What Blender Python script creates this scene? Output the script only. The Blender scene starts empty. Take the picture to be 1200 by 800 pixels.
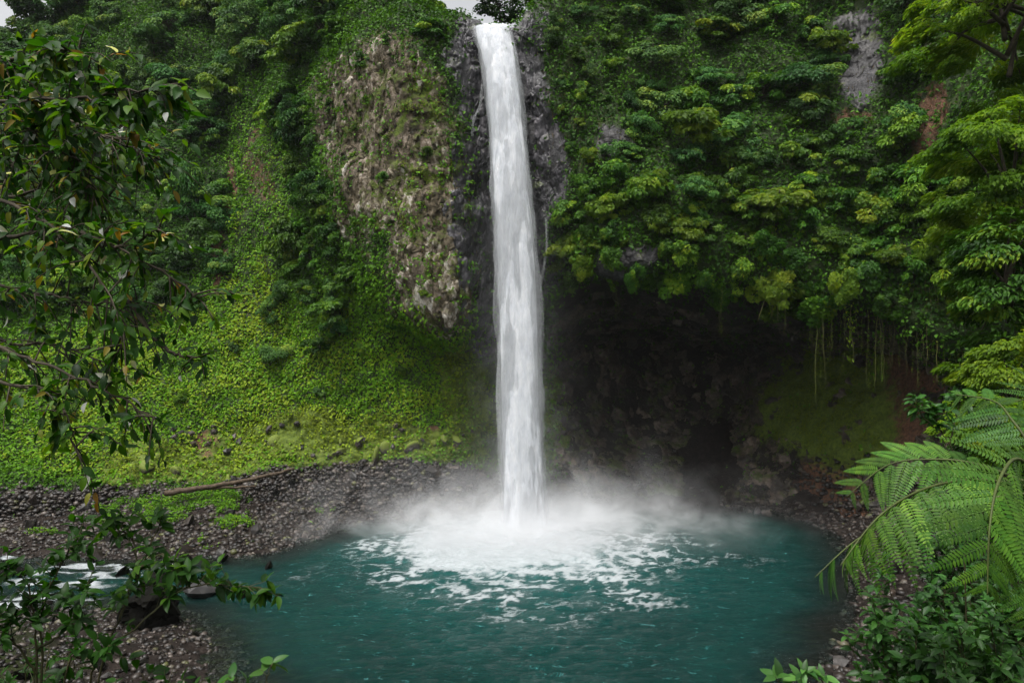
import bpy, math, random
import numpy as np
from mathutils import Vector, Matrix, Quaternion

# ---------------------------------------------------------------- camera, world, sun, exposure
SC = bpy.context.scene
COL = SC.collection
R = math.radians
cam_data = bpy.data.cameras.new('camera')
cam_data.lens, cam_data.sensor_width = 24.0, 36.0
cam_data.clip_start, cam_data.clip_end = 0.1, 2000
cam = bpy.data.objects.new('camera', cam_data)
cam.location, cam.rotation_euler = (0, 0, 26), (R(90), 0, 0)
COL.objects.link(cam)
SC.camera = cam

SUN_EL, SUN_AZ = R(68), R(215)          # azimuth clockwise from +Y: high, behind the camera and a little to the left
world = bpy.data.worlds.new('World')
SC.world = world
world.use_nodes = True
wn, wl = world.node_tree.nodes, world.node_tree.links
wn.clear()
sky = wn.new('ShaderNodeTexSky')
sky.sky_type = 'NISHITA'
sky.sun_disc = False
sky.sun_elevation, sky.sun_rotation = SUN_EL, SUN_AZ
sky.air_density, sky.dust_density, sky.ozone_density = 1.0, 6.0, 1.0
hsv = wn.new('ShaderNodeHueSaturation')
hsv.inputs['Saturation'].default_value = 0.12      # cloud cover: an almost colourless sky
bg = wn.new('ShaderNodeBackground')
bg.inputs['Strength'].default_value = 0.12
wo = wn.new('ShaderNodeOutputWorld')
wl.new(sky.outputs[0], hsv.inputs['Color'])
wl.new(hsv.outputs[0], bg.inputs['Color'])
wl.new(bg.outputs[0], wo.inputs['Surface'])

sun_data = bpy.data.lights.new('sun', 'SUN')
sun_data.energy, sun_data.angle, sun_data.color = 1.5, R(14), (1.0, 0.97, 0.92)
sun = bpy.data.objects.new('sun', sun_data)
sd = Vector((math.sin(SUN_AZ) * math.cos(SUN_EL), math.cos(SUN_AZ) * math.cos(SUN_EL), math.sin(SUN_EL)))
sun.rotation_euler = sd.to_track_quat('Z', 'Y').to_euler()
sun.location = (0, 0, 120)
COL.objects.link(sun)

SC.view_settings.view_transform = 'Standard'
SC.view_settings.look = 'None'
SC.view_settings.exposure = 0.98
SC.view_settings.gamma = 1.0
SC.render.engine = 'CYCLES'
cy = SC.cycles
cy.max_bounces, cy.diffuse_bounces, cy.glossy_bounces = 6, 3, 2
cy.transmission_bounces, cy.transparent_max_bounces, cy.volume_bounces = 3, 8, 3
cy.volume_step_rate, cy.volume_max_steps = 2.0, 128
cy.use_denoising = True
cy.caustics_reflective = cy.caustics_refractive = False
cy.sample_clamp_indirect = 4.0

# ---------------------------------------------------------------- helpers
rng = np.random.default_rng(7)
F = 800.0                                # focal length in units of the 1200-wide photograph

def P(px, py, d):
    """A point of the place at distance d (m) along the view axis."""
    return np.array([(px - 600.0) / F * d, d, 26.0 + (400.0 - py) / F * d])

def norm(a):
    return a / np.maximum(np.linalg.norm(a, axis=-1, keepdims=True), 1e-9)

def hash3(i, j, k, seed):
    h = (i * 374761393 + j * 668265263 + k * 2147483647 + seed * 1274126177) & 0xFFFFFFFF
    h = ((h ^ (h >> 13)) * 1274126177) & 0xFFFFFFFF
    h = ((h ^ (h >> 16)) * 2246822519) & 0xFFFFFFFF
    return ((h ^ (h >> 15)) & 0xFFFF) / 65535.0

def vnoise(p, seed=0):
    """value noise in -1..1 at points p (n x 3)"""
    q = np.floor(p).astype(np.int64)
    f = p - q
    f = f * f * f * (f * (f * 6 - 15) + 10)
    out = 0.0
    for a in (0, 1):
        for b in (0, 1):
            for c in (0, 1):
                w = (f[:, 0] if a else 1 - f[:, 0]) * (f[:, 1] if b else 1 - f[:, 1]) * (f[:, 2] if c else 1 - f[:, 2])
                out = out + w * hash3(q[:, 0] + a, q[:, 1] + b, q[:, 2] + c, seed)
    return out * 2 - 1

def fbm(p, seed=0, octaves=4, gain=0.5, lac=2.03):
    out, amp, s = 0.0, 1.0, 0.0
    for o in range(octaves):
        out = out + amp * vnoise(p * lac ** o + o * 17.3, seed + o)
        s += amp
        amp *= gain
    return out / s

def sstep(a, b, x):
    t = np.clip((x - a) / (b - a), 0, 1)
    return t * t * (3 - 2 * t)

def mesh_np(name, verts, faces, mat=None, smooth=False, vattr=None, fattr=None, mats=None, mat_idx=None):
    """verts n x 3; faces: an m x k int array or a list of such arrays."""
    me = bpy.data.meshes.new(name)
    if not isinstance(faces, list):
        faces = [faces]
    faces = [np.asarray(f, dtype=np.int32) for f in faces if len(f)]
    verts = np.asarray(verts, dtype=np.float32)
    me.vertices.add(len(verts))
    me.vertices.foreach_set('co', verts.ravel())
    loops = np.concatenate([f.ravel() for f in faces])
    tot = np.concatenate([np.full(len(f), f.shape[1], np.int32) for f in faces])
    start = np.concatenate([[0], np.cumsum(tot)[:-1]]).astype(np.int32)
    me.loops.add(len(loops))
    me.loops.foreach_set('vertex_index', loops)
    me.polygons.add(len(tot))
    me.polygons.foreach_set('loop_start', start)
    me.polygons.foreach_set('loop_total', tot)
    if smooth:
        me.polygons.foreach_set('use_smooth', np.ones(len(tot), bool))
    for k, v in (vattr or {}).items():
        a = me.attributes.new(k, 'FLOAT', 'POINT')
        a.data.foreach_set('value', np.asarray(v, np.float32))
    for k, v in (fattr or {}).items():
        a = me.attributes.new(k, 'FLOAT', 'FACE')
        a.data.foreach_set('value', np.asarray(v, np.float32))
    for m in (mats or ([mat] if mat else [])):
        me.materials.append(m)
    if mat_idx is not None:
        me.polygons.foreach_set('material_index', np.asarray(mat_idx, np.int32))
    me.update(calc_edges=True)
    me.validate()
    return me

def ob(name, data, parent=None, label=None, cat=None, group=None, kind=None, loc=None, rot=None, scale=None):
    o = bpy.data.objects.new(name, data)
    COL.objects.link(o)
    if parent is not None:
        o.parent = parent
    tag(o, label, cat, group, kind)
    if loc is not None: o.location = [float(v) for v in loc]
    if rot is not None: o.rotation_euler = [float(v) for v in rot]
    if scale is not None: o.scale = [float(v) for v in (scale if hasattr(scale, '__len__') else (scale,) * 3)]
    return o

def tag(o, label=None, cat=None, group=None, kind=None):
    if label: o['label'] = label
    if cat: o['category'] = cat
    if group: o['group'] = group
    if kind: o['kind'] = kind

def copy_tree(o, parent=None):
    c = o.copy()
    COL.objects.link(c)
    c.parent = parent
    for ch in list(o.children):
        copy_tree(ch, c)
    return c

def leaf_geo(C, N, D, L, W, fold=0.18, droop=0.15, rich=False):
    """leaves: folded rhombs (2 triangles), or with rich=True pointed ovals (8 triangles). returns verts, faces, faces per leaf"""
    n = len(C)
    N = norm(N)
    D = norm(D - N * (D * N).sum(1, keepdims=True) + 1e-6)
    S = np.cross(N, D)
    L = np.asarray(L).reshape(-1, 1) * np.ones((n, 1)); W = np.asarray(W).reshape(-1, 1) * np.ones((n, 1))
    if not rich:
        v = np.stack([C - D * L * .5, C + S * W * .5 + N * W * fold, C + D * L * .5 - N * L * droop, C - S * W * .5 + N * W * fold], 1)
        b = np.arange(n)[:, None] * 4
        f = np.concatenate([b + [0, 2, 1], b + [0, 3, 2]], 1).reshape(-1, 3)
        return v.reshape(-1, 3), f, 2
    ts = [0.0, .28, .62, 1.0]
    ws = [0.04, .95, .78, 0.0]
    vs = []
    for t, w in zip(ts, ws):
        c = C + D * L * (t) - N * L * droop * t * t
        vs += [c + S * W * .5 * w + N * W * fold * w, c, c - S * W * .5 * w + N * W * fold * w]
    vs = vs[:9] + [vs[10]]
    v = np.stack(vs, 1)
    b = np.arange(n)[:, None] * 10
    q = []
    for r in (0, 3):
        q += [[r, r + 1, r + 4, r + 3], [r + 1, r + 2, r + 5, r + 4]]
    tri = [[6, 7, 9], [7, 8, 9]]
    Q = np.concatenate([b + x for x in q], 1).reshape(-1, 4)
    T = np.concatenate([b + x for x in tri], 1).reshape(-1, 3)
    return v.reshape(-1, 3), [Q, T], None

def leaves_mesh(name, C, N, D, L, W, tone, mat, rich=False, **kw):
    v, f, k = leaf_geo(C, N, D, L, W, rich=rich, **kw)
    tone = np.asarray(tone)
    if rich:
        ft = np.concatenate([np.repeat(tone, 4), np.repeat(tone, 2)])
        return mesh_np(name, v, f, mat, smooth=True, fattr={'tone': ft})
    return mesh_np(name, v, f, mat, fattr={'tone': np.repeat(tone, 2)})

def tube(pts, rad, sides=6):
    """tapered tube along pts; returns verts, quad faces"""
    pts = np.asarray(pts, float); n = len(pts)
    rad = np.asarray(rad, float) * np.ones(n)
    t = norm(np.gradient(pts, axis=0))
    up = np.array([0.13, .31, .94]) if abs(t[:, 2]).mean() < .8 else np.array([1., .1, 0])
    a = norm(np.cross(t, up)); b = np.cross(t, a)
    ang = np.arange(sides) / sides * 2 * np.pi
    v = pts[:, None] + rad[:, None, None] * (np.cos(ang)[None, :, None] * a[:, None] + np.sin(ang)[None, :, None] * b[:, None])
    i = np.arange(n - 1)[:, None] * sides
    j = np.arange(sides)[None]
    j2 = (j + 1) % sides
    f = np.stack([i + j, i + j2, i + sides + j2, i + sides + j], -1).reshape(-1, 4)
    cap = np.array([list(range(sides))[::-1], [(n - 1) * sides + q for q in range(sides)]])
    return v.reshape(-1, 3), [f, cap]

class Join:
    """collects verts / faces of several shapes into one mesh"""
    def __init__(s): s.v, s.f, s.n = [], {}, 0
    def add(s, v, f):
        for x in (f if isinstance(f, list) else [f]):
            x = np.asarray(x)
            s.f.setdefault(x.shape[1], []).append(x + s.n)
        s.v.append(v); s.n += len(v)
    def mesh(s, name, mat, smooth=True):
        return mesh_np(name, np.concatenate(s.v), [np.concatenate(x) for x in s.f.values()], mat, smooth)

def spline(pts, n):
    """Catmull-Rom through pts"""
    pts = np.asarray(pts, float)
    k = len(pts)
    u = np.linspace(0, k - 1, n)
    i = np.minimum(u.astype(int), k - 2)
    f = (u - i)[:, None]
    g = lambda j: pts[np.clip(j, 0, k - 1)]
    p0, p1, p2, p3 = g(i - 1), g(i), g(i + 1), g(i + 2)
    return .5 * (2 * p1 + (p2 - p0) * f + (2 * p0 - 5 * p1 + 4 * p2 - p3) * f ** 2 + (3 * p1 - p0 - 3 * p2 + p3) * f ** 3)

# ---------------------------------------------------------------- materials
def new_mat(name):
    m = bpy.data.materials.new(name)
    m.use_nodes = True
    m.node_tree.nodes.clear()
    return m, m.node_tree.nodes, m.node_tree.links

def ramp(nodes, stops):
    r = nodes.new('ShaderNodeValToRGB')
    e = r.color_ramp.elements
    while len(e) < len(stops): e.new(0.5)
    for x, (p, c) in zip(e, stops):
        x.position = p
        x.color = (*c, 1) if len(c) == 3 else c
    return r

def math_n(nodes, links, op, a, b=None, clamp=False):
    m = nodes.new('ShaderNodeMath'); m.operation = op; m.use_clamp = clamp
    for i, x in enumerate((a, b)):
        if x is None: continue
        if isinstance(x, (int, float)): m.inputs[i].default_value = x
        else: links.new(x, m.inputs[i])
    return m.outputs[0]

def mixc(nodes, links, fac, a, b, blend='MIX'):
    m = nodes.new('ShaderNodeMix'); m.data_type = 'RGBA'; m.blend_type = blend
    for s, x in ((0, fac), (6, a), (7, b)):
        if isinstance(x, (int, float)): m.inputs[s].default_value = x
        elif isinstance(x, tuple): m.inputs[s].default_value = (*x, 1)
        else: links.new(x, m.inputs[s])
    return m.outputs[2]

def noise_n(nodes, links, vec, scale, detail=4, rough=.55, dist=0.0):
    n = nodes.new('ShaderNodeTexNoise')
    n.inputs['Scale'].default_value, n.inputs['Detail'].default_value = scale, detail
    n.inputs['Roughness'].default_value, n.inputs['Distortion'].default_value = rough, dist
    if vec is not None: links.new(vec, n.inputs['Vector'])
    return n.outputs[0]

def maprange(nodes, links, x, a, b, c=0.0, d=1.0):
    m = nodes.new('ShaderNodeMapRange'); m.interpolation_type = 'SMOOTHSTEP'
    links.new(x, m.inputs[0])
    for i, v in enumerate((a, b, c, d)): m.inputs[i + 1].default_value = v
    return m.outputs[0]

def attr_n(nodes, name):
    a = nodes.new('ShaderNodeAttribute'); a.attribute_name = name
    return a

def leaf_mat(name, stops, rough=.5, trans=.25, hue=.03, val=.3, spec=.4, veins=False):
    m, n, l = new_mat(name)
    a = attr_n(n, 'tone')
    r = ramp(n, stops)
    l.new(a.outputs['Fac'], r.inputs[0])
    oi = n.new('ShaderNodeObjectInfo')
    h = n.new('ShaderNodeHueSaturation')
    l.new(maprange(n, l, oi.outputs['Random'], 0, 1, .495 - hue, .495 + hue * .3), h.inputs['Hue'])
    rnd2 = math_n(n, l, 'FRACT', math_n(n, l, 'MULTIPLY', oi.outputs['Random'], 37.7))
    l.new(maprange(n, l, rnd2, 0, 1, 1 - val, 1 + val), h.inputs['Value'])
    l.new(r.outputs[0], h.inputs['Color'])
    p = n.new('ShaderNodeBsdfPrincipled')
    l.new(h.outputs[0], p.inputs['Base Color'])
    p.inputs['Roughness'].default_value = rough
    p.inputs['Specular IOR Level'].default_value = spec
    t = n.new('ShaderNodeBsdfTranslucent')
    tc = mixc(n, l, 1.0, h.outputs[0], (1.5, 1.5, .5), 'MULTIPLY')
    l.new(tc, t.inputs['Color'])
    mx = n.new('ShaderNodeMixShader'); mx.inputs[0].default_value = trans
    l.new(p.outputs[0], mx.inputs[1]); l.new(t.outputs[0], mx.inputs[2])
    o = n.new('ShaderNodeOutputMaterial')
    l.new(mx.outputs[0], o.inputs['Surface'])
    return m

def simple_mat(name, stops, scale=3.0, rough=.8, bump=.3, bscale=12.0, spec=.3, coord='Object', hue_val=0.0):
    m, n, l = new_mat(name)
    tc = n.new('ShaderNodeTexCoord')
    r = ramp(n, stops)
    l.new(noise_n(n, l, tc.outputs[coord], scale, 6), r.inputs[0])
    col = r.outputs[0]
    if hue_val:
        oi = n.new('ShaderNodeObjectInfo'); h = n.new('ShaderNodeHueSaturation')
        l.new(maprange(n, l, oi.outputs['Random'], 0, 1, 1 - hue_val, 1 + hue_val), h.inputs['Value'])
        r2 = math_n(n, l, 'FRACT', math_n(n, l, 'MULTIPLY', oi.outputs['Random'], 51.3))
        l.new(maprange(n, l, r2, 0, 1, .3, 1.3), h.inputs['Saturation'])
        l.new(col, h.inputs['Color']); col = h.outputs[0]
    p = n.new('ShaderNodeBsdfPrincipled')
    l.new(col, p.inputs['Base Color'])
    p.inputs['Roughness'].default_value = rough
    p.inputs['Specular IOR Level'].default_value = spec
    b = n.new('ShaderNodeBump'); b.inputs['Strength'].default_value = bump
    l.new(noise_n(n, l, tc.outputs[coord], bscale, 5), b.inputs['Height'])
    l.new(b.outputs[0], p.inputs['Normal'])
    o = n.new('ShaderNodeOutputMaterial')
    l.new(p.outputs[0], o.inputs['Surface'])
    return m

M = {}
# far leaves: dark, mid, light and yellow ends
M['forest_leaf'] = leaf_mat('forest_leaf', [(0, (.012, .048, .010)), (.5, (.034, .115, .020)), (.85, (.085, .185, .026)), (1, (.15, .23, .03))], .55, .25, .02, .3, .14)
M['jungle_leaf'] = leaf_mat('jungle_leaf', [(0, (.011, .044, .005)), (.5, (.038, .122, .007)), (.85, (.098, .205, .010)), (1, (.17, .25, .012))], .5, .25, .02, .3, .14)
M['bright_leaf'] = leaf_mat('bright_leaf', [(0, (.026, .075, .006)), (.5, (.080, .165, .010)), (.85, (.145, .230, .014)), (1, (.21, .27, .02))], .5, .45, .015, .2, .14)
M['cover_leaf'] = leaf_mat('cover_leaf', [(0, (.014, .052, .005)), (.45, (.055, .155, .006)), (.78, (.100, .245, .008)), (1, (.19, .27, .014))], .55, .25, 0, 0, .14)
M['dry_leaf'] = leaf_mat('dry_leaf', [(0, (.03, .035, .012)), (.5, (.08, .075, .025)), (1, (.17, .12, .045))], .7, .2, .01, .2)
M['near_leaf'] = leaf_mat('near_leaf', [(0, (.005, .022, .003)), (.45, (.018, .075, .004)), (.7, (.070, .155, .006)), (.82, (.15, .17, .015)), (.9, (.20, .10, .015)), (.93, (.45, .46, .43)), (1, (.5, .52, .5))], .5, .45, .0, .2, .22)
M['glossy_leaf'] = leaf_mat('glossy_leaf', [(0, (.010, .040, .008)), (.5, (.024, .090, .014)), (1, (.06, .17, .03))], .42, .3, .01, .3, .25)
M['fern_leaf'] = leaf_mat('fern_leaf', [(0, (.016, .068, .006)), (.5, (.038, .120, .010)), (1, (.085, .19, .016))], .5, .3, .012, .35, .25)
M['bark'] = simple_mat('bark', [(.3, (.02, .016, .011)), (.6, (.055, .045, .03)), (.8, (.09, .085, .06))], 4, .9, .6, 14)
M['stem'] = simple_mat('stem', [(.3, (.02, .025, .008)), (.7, (.06, .05, .02))], 6, .8, .3, 20)
M['vine'] = simple_mat('vine', [(.3, (.05, .065, .015)), (.7, (.14, .13, .04))], 2, .9, .2, 20)
M['stone'] = simple_mat('stone', [(.25, (.010, .007, .005)), (.5, (.027, .020, .015)), (.8, (.078, .062, .052))], 1.6, .55, .5, 9, .45, 'Object', .45)
M['wet_stone'] = simple_mat('wet_stone', [(.25, (.0025, .0025, .002)), (.6, (.007, .0065, .005)), (.8, (.018, .022, .008))], 1.2, .75, 1.0, 9, .06)
M['log'] = simple_mat('log', [(.3, (.03, .02, .012)), (.6, (.075, .052, .032)), (.8, (.12, .09, .055))], 2.5, .75, .5, 10)
# ---------------------------------------------------------------- the cliff and the hillside: one swept surface of profiles
# each profile: foot, lower wall, top of the recess, lip of the overhang, face, brow, ridge
STATIONS = [
 [(-300,600,75),(-300,480,85),(-300,400,92),(-300,300,98),(-320,150,112),(-340,60,130),(-350,-60,150)],
 [(-120,596,84),(-120,490,93),(-120,410,101),(-120,320,110),(-125,180,126),(-130,90,142),(-140,0,160)],
 [(0,590,92),(0,500,101),(0,420,110),(0,330,120),(0,200,138),(0,115,155),(0,62,172)],
 [(130,577,96),(130,500,105),(130,420,113),(130,330,122),(130,200,136),(130,90,150),(130,-10,165)],
 [(250,572,100),(250,500,107),(255,430,113),(262,340,120),(270,200,129),(270,90,140),(270,-40,155)],
 [(330,558,102),(335,500,107),(340,430,111),(345,350,115),(350,210,119),(350,100,126),(350,-30,140)],
 [(400,548,103),(410,500,106),(420,430,108),(422,350,106),(400,200,106),(395,80,111),(390,-30,125)],
 [(470,545,103),(475,500,105.5),(478,400,107),(480,350,98),(460,200,100),(455,60,104),(450,-20,115)],
 [(530,552,104),(530,500,107),(530,415,109),(528,380,97),(530,200,98.5),(520,50,102),(515,22,108)],
 [(562,560,106),(560,500,110),(562,425,112),(558,360,103),(562,200,102.5),(550,60,103),(547,30,106)],
 [(608,570,107),(606,500,112),(605,420,113),(603,330,107),(598,200,105.5),(582,60,104),(580,37,105.5)],
 [(645,575,108),(645,500,116),(642,420,116),(648,350,105),(634,200,102),(614,60,102),(610,30,104)],
 [(690,580,110),(690,500,122),(692,400,124),(690,310,98),(680,170,99),(670,50,104),(660,-40,112)],
 [(760,590,111),(765,500,128),(765,400,132),(760,318,94),(760,170,98),(750,40,106),(745,-80,115)],
 [(850,592,109),(850,500,126),(850,410,130),(850,338,92),(850,170,97),(850,40,105),(850,-80,114)],
 [(940,597,104),(940,500,110),(942,420,116),(945,345,89),(950,170,94),(950,40,101),(950,-80,110)],
 [(1020,608,94),(1025,500,98),(1030,420,103),(1030,360,86),(1030,170,90),(1030,40,96),(1030,-80,105)],
 [(1110,640,80),(1115,520,84),(1120,430,87),(1120,390,80),(1110,170,84),(1110,40,90),(1110,-80,98)],
 [(1250,720,58),(1250,560,61),(1250,440,63),(1250,360,64),(1250,170,70),(1250,40,78),(1250,-100,88)],
 [(1500,800,40),(1500,600,42),(1500,420,44),(1500,320,46),(1500,150,52),(1500,0,58),(1500,-150,66)],
]
def build_profiles():
    out = []
    for st in STATIONS:
        k = [P(*a) for a in st]
        f = k[0].copy(); f[2] = min(-5.0, f[2] - 4); f[1] += 0.5
        if 240 < st[0][0] < 1000: f[2] = -4.0; f[1] -= (6.5 if st[0][0] < 680 else 3.0)      # talus at the foot
        b = k[-1] + norm(k[-1][None] * [1, 1, 0])[0] * 22 + [0, 0, 1.5]
        out.append([f] + k + [b])
    return np.array(out)                 # stations x keys x 3
KEYS = build_profiles()
INT = [6, 34, 30, 48, 84, 56, 40, 10]

def herm(p0, p1, p2, p3, f, ten=.62):
    m1, m2 = (p2 - p0) * .5 * ten, (p3 - p1) * .5 * ten
    f2, f3 = f * f, f * f * f
    return (2 * f3 - 3 * f2 + 1) * p1 + (f3 - 2 * f2 + f) * m1 + (-2 * f3 + 3 * f2) * p2 + (f3 - f2) * m2

def resample(A, counts):
    """along axis 0, counts[i] samples between i and i+1"""
    n = len(A); rows = []
    for i in range(n - 1):
        for q in range(counts[i]):
            rows.append(herm(A[max(i - 1, 0)], A[i], A[i + 1], A[min(i + 2, n - 1)], q / counts[i]))
    rows.append(A[-1])
    return np.array(rows)
xs_counts = [int(np.clip(np.linalg.norm(KEYS[i + 1, 4] - KEYS[i, 4]) / 0.42, 8, 60)) for i in range(len(KEYS) - 1)]
G = resample(KEYS, xs_counts)                              # nx x keys x 3
G = resample(G.transpose(1, 0, 2), INT).transpose(1, 0, 2)   # nx x nt x 3
NX, NT = G.shape[:2]

def grid_normals(G):
    n = norm(np.cross(np.gradient(G, axis=0), np.gradient(G, axis=1)))
    return n
Nn = grid_normals(G)
if Nn[NX // 2, NT // 2, 1] > 0: Nn = -Nn
flat = G.reshape(-1, 3)
fpx = 600 + flat[:, 0] / flat[:, 1] * F
fpy = 400 - (flat[:, 2] - 26) / flat[:, 1] * F
tkey = np.tile(np.interp(np.arange(NT), np.cumsum([0] + INT), np.arange(9)), NX)   # 0..8: which key of the profile

def blob(px, py, cx, cy, rx, ry, soft=.5):
    r = np.sqrt(((px - cx) / rx) ** 2 + ((py - cy) / ry) ** 2)
    return 1 - sstep(1 - soft, 1 + soft, r)
wob = fbm(flat * .16, 3, 4)
wpx, wpy = fpx + wob * 26, fpy + fbm(flat * .16 + 40, 9, 4) * 26
face = sstep(3.6, 4.1, tkey)
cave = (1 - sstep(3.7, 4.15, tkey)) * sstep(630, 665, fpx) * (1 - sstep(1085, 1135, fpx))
rock_face = np.maximum.reduce([blob(wpx, wpy, 450, 165, 68, 112), blob(wpx, wpy, 507, 280, 55, 122), blob(wpx, wpy, 425, 130, 52, 64)]) * sstep(3.4, 3.9, tkey)
chute = np.maximum.reduce([blob(wpx, wpy, 560, 240, 34, 160), blob(wpx, wpy, 630, 190, 22, 150), blob(wpx, wpy, 552, 80, 20, 60), blob(wpx, wpy, 600, 200, 50, 190)])
slab = np.maximum.reduce([blob(wpx, wpy, 1012, 68, 32, 52), blob(wpx, wpy, 722, 165, 14, 16) * .8, blob(wpx, wpy, 745, 305, 40, 14) * .8])
soil = np.maximum.reduce([blob(wpx, wpy, 1000, 138, 30, 12) * .62, blob(wpx, wpy, 1092, 150, 20, 50) * .66, blob(wpx, wpy, 1062, 440, 38, 26), blob(wpx, wpy, 1052, 490, 32, 34),
                          blob(wpx, wpy, 975, 575, 50, 40), blob(wpx, wpy, 268, 215, 9, 34) * .75, blob(wpx, wpy, 256, 310, 7, 50) * .75, blob(wpx, wpy, 300, 190, 10, 60) * .5,
                          blob(wpx, wpy, 345, 512, 26, 12) * .9, blob(wpx, wpy, 245, 520, 14, 10) * .8, blob(wpx, wpy, 490, 500, 10, 16) * .9, blob(wpx, wpy, 400, 528, 40, 8) * .8])
scree = (1 - sstep(1.0, 1.22, tkey + .1 * wob)) * sstep(-120, -60, fpx) * (1 - sstep(640, 660, fpx))
gully = blob(wpx, wpy, 300, 240, 46, 130)
moss = np.maximum.reduce([blob(wpx, wpy, 400, 520, 150, 34), blob(wpx, wpy, 210, 550, 110, 26), blob(wpx, wpy, 965, 475, 85, 75) * .95, blob(wpx, wpy, 650, 480, 18, 70) * .7, blob(wpx, wpy, 540, 480, 34, 80)*.9])
moss = np.maximum(moss, .75 * blob(wpx, wpy, 500, 200, 45, 130) * sstep(.0, .35, fbm(flat * .35, 21, 3)))
rock = np.clip(np.maximum(rock_face, np.maximum(chute, slab)), 0, 1)

# displacement: large bulges, blocks and ledges, craggy where bare
big = fbm(flat * .085, 11, 3) * 2.2
mid = fbm(flat * .33, 15, 3) * .7
crag_p = flat * [.55, .55, .26]
crag = (1 - np.abs(vnoise(crag_p, 31)) * 2) * .55 + (1 - np.abs(vnoise(crag_p * 2.3, 33)) * 2) * .38 + (1 - np.abs(vnoise(crag_p * 5.1 * [1, 1, 1.4], 34)) * 2) * .22
blk = np.round(fbm(flat * [.5, .5, .3], 37, 2) * 5) / 5 * 1.1
fine = fbm(flat * 1.1, 41, 2) * .22
keep = 1 - .75 * blob(fpx, fpy, 590, 180, 45, 190)       # the water chute stays open
bare = np.clip(np.maximum(rock, cave * .7), 0, 1)
edge_t = sstep(0, .8, tkey) * (1 - sstep(6.9, 7.6, tkey) * .7)
disp = (big * keep + mid + fine + bare * crag * .25) * edge_t
disp -= gully * 1.5
disp += moss * (.9 * np.abs(fbm(flat * .55, 45, 3)) * 1.5 - .2) * edge_t
flat_d = flat + Nn.reshape(-1, 3) * disp[:, None]
G = flat_d.reshape(NX, NT, 3)
Nn = grid_normals(G)
if Nn[NX // 2, NT // 2, 1] > 0: Nn = -Nn
flat = flat_d
nrm = Nn.reshape(-1, 3)
fpx = 600 + flat[:, 0] / flat[:, 1] * F
fpy = 400 - (flat[:, 2] - 26) / flat[:, 1] * F

m, n, l = new_mat('cliff')
tc = n.new('ShaderNodeTexCoord'); co = tc.outputs['Object']
g_ = lambda nm: attr_n(n, nm).outputs['Fac']
n1 = noise_n(n, l, co, .45, 7, .65); n2 = noise_n(n, l, co, 2.2, 5, .6); n3 = noise_n(n, l, co, .9, 6, .7)
under = ramp(n, [(.3, (.012, .022, .006)), (.55, (.028, .048, .010)), (.75, (.055, .06, .02))]); l.new(n1, under.inputs[0])
tan = ramp(n, [(.30, (.022, .020, .012)), (.43, (.075, .060, .038)), (.54, (.16, .125, .09)), (.64, (.30, .25, .20)), (.76, (.46, .41, .36))]); l.new(n3, tan.inputs[0])
wet = ramp(n, [(.3, (.018, .018, .019)), (.55, (.055, .053, .056)), (.75, (.12, .11, .11))]); l.new(n1, wet.inputs[0])
earth = ramp(n, [(.3, (.035, .020, .012)), (.55, (.125, .060, .033)), (.8, (.20, .11, .065))]); l.new(n2, earth.inputs[0])
mossc = ramp(n, [(.25, (.028, .045, .006)), (.5, (.085, .125, .012)), (.8, (.15, .19, .02))]); l.new(n2, mossc.inputs[0])
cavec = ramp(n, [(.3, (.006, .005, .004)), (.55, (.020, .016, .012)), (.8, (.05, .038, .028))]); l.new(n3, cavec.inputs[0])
patch = maprange(n, l, n2, .42, .58)
def thr(a, w=.18):
    s = math_n(n, l, 'ADD', g_(a), math_n(n, l, 'MULTIPLY', math_n(n, l, 'SUBTRACT', n3, .5), 1.3))
    return maprange(n, l, s, .5 - w, .5 + w)
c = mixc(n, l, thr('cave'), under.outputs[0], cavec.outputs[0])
c = mixc(n, l, thr('rock_face'), c, tan.outputs[0])
c = mixc(n, l, thr('wet'), c, wet.outputs[0])
c = mixc(n, l, thr('soil'), c, earth.outputs[0])
c = mixc(n, l, thr('moss'), c, mossc.outputs[0])
stonec = ramp(n, [(.3, (.010, .008, .006)), (.55, (.035, .027, .022)), (.8, (.09, .07, .06))]); l.new(n2, stonec.inputs[0])
c = mixc(n, l, g_('scree'), c, stonec.outputs[0])
p = n.new('ShaderNodeBsdfPrincipled')
l.new(c, p.inputs['Base Color'])
rg = maprange(n, l, g_('wet'), 0, 1, .85, .38); l.new(rg, p.inputs['Roughness'])
p.inputs['Specular IOR Level'].default_value = .35
b = n.new('ShaderNodeBump'); b.inputs['Strength'].default_value = .9; b.inputs['Distance'].default_value = .35
l.new(math_n(n, l, 'ADD', noise_n(n, l, co, 1.6, 7, .7), math_n(n, l, 'MULTIPLY', noise_n(n, l, co, 6, 4, .6), .4)), b.inputs['Height'])
l.new(b.outputs[0], p.inputs['Normal'])
o = n.new('ShaderNodeOutputMaterial'); l.new(p.outputs[0], o.inputs['Surface'])
M['cliff'] = m

i, j = np.meshgrid(np.arange(NX - 1), np.arange(NT - 1), indexing='ij')
a = (i * NT + j).ravel()
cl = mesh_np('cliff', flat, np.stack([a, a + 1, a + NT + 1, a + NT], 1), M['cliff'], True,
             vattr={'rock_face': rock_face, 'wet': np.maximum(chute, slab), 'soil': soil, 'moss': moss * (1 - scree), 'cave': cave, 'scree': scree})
ob('cliff', cl, label='tall rock cliff and jungle hillside curving round the pool', cat='cliff', kind='structure')

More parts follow.
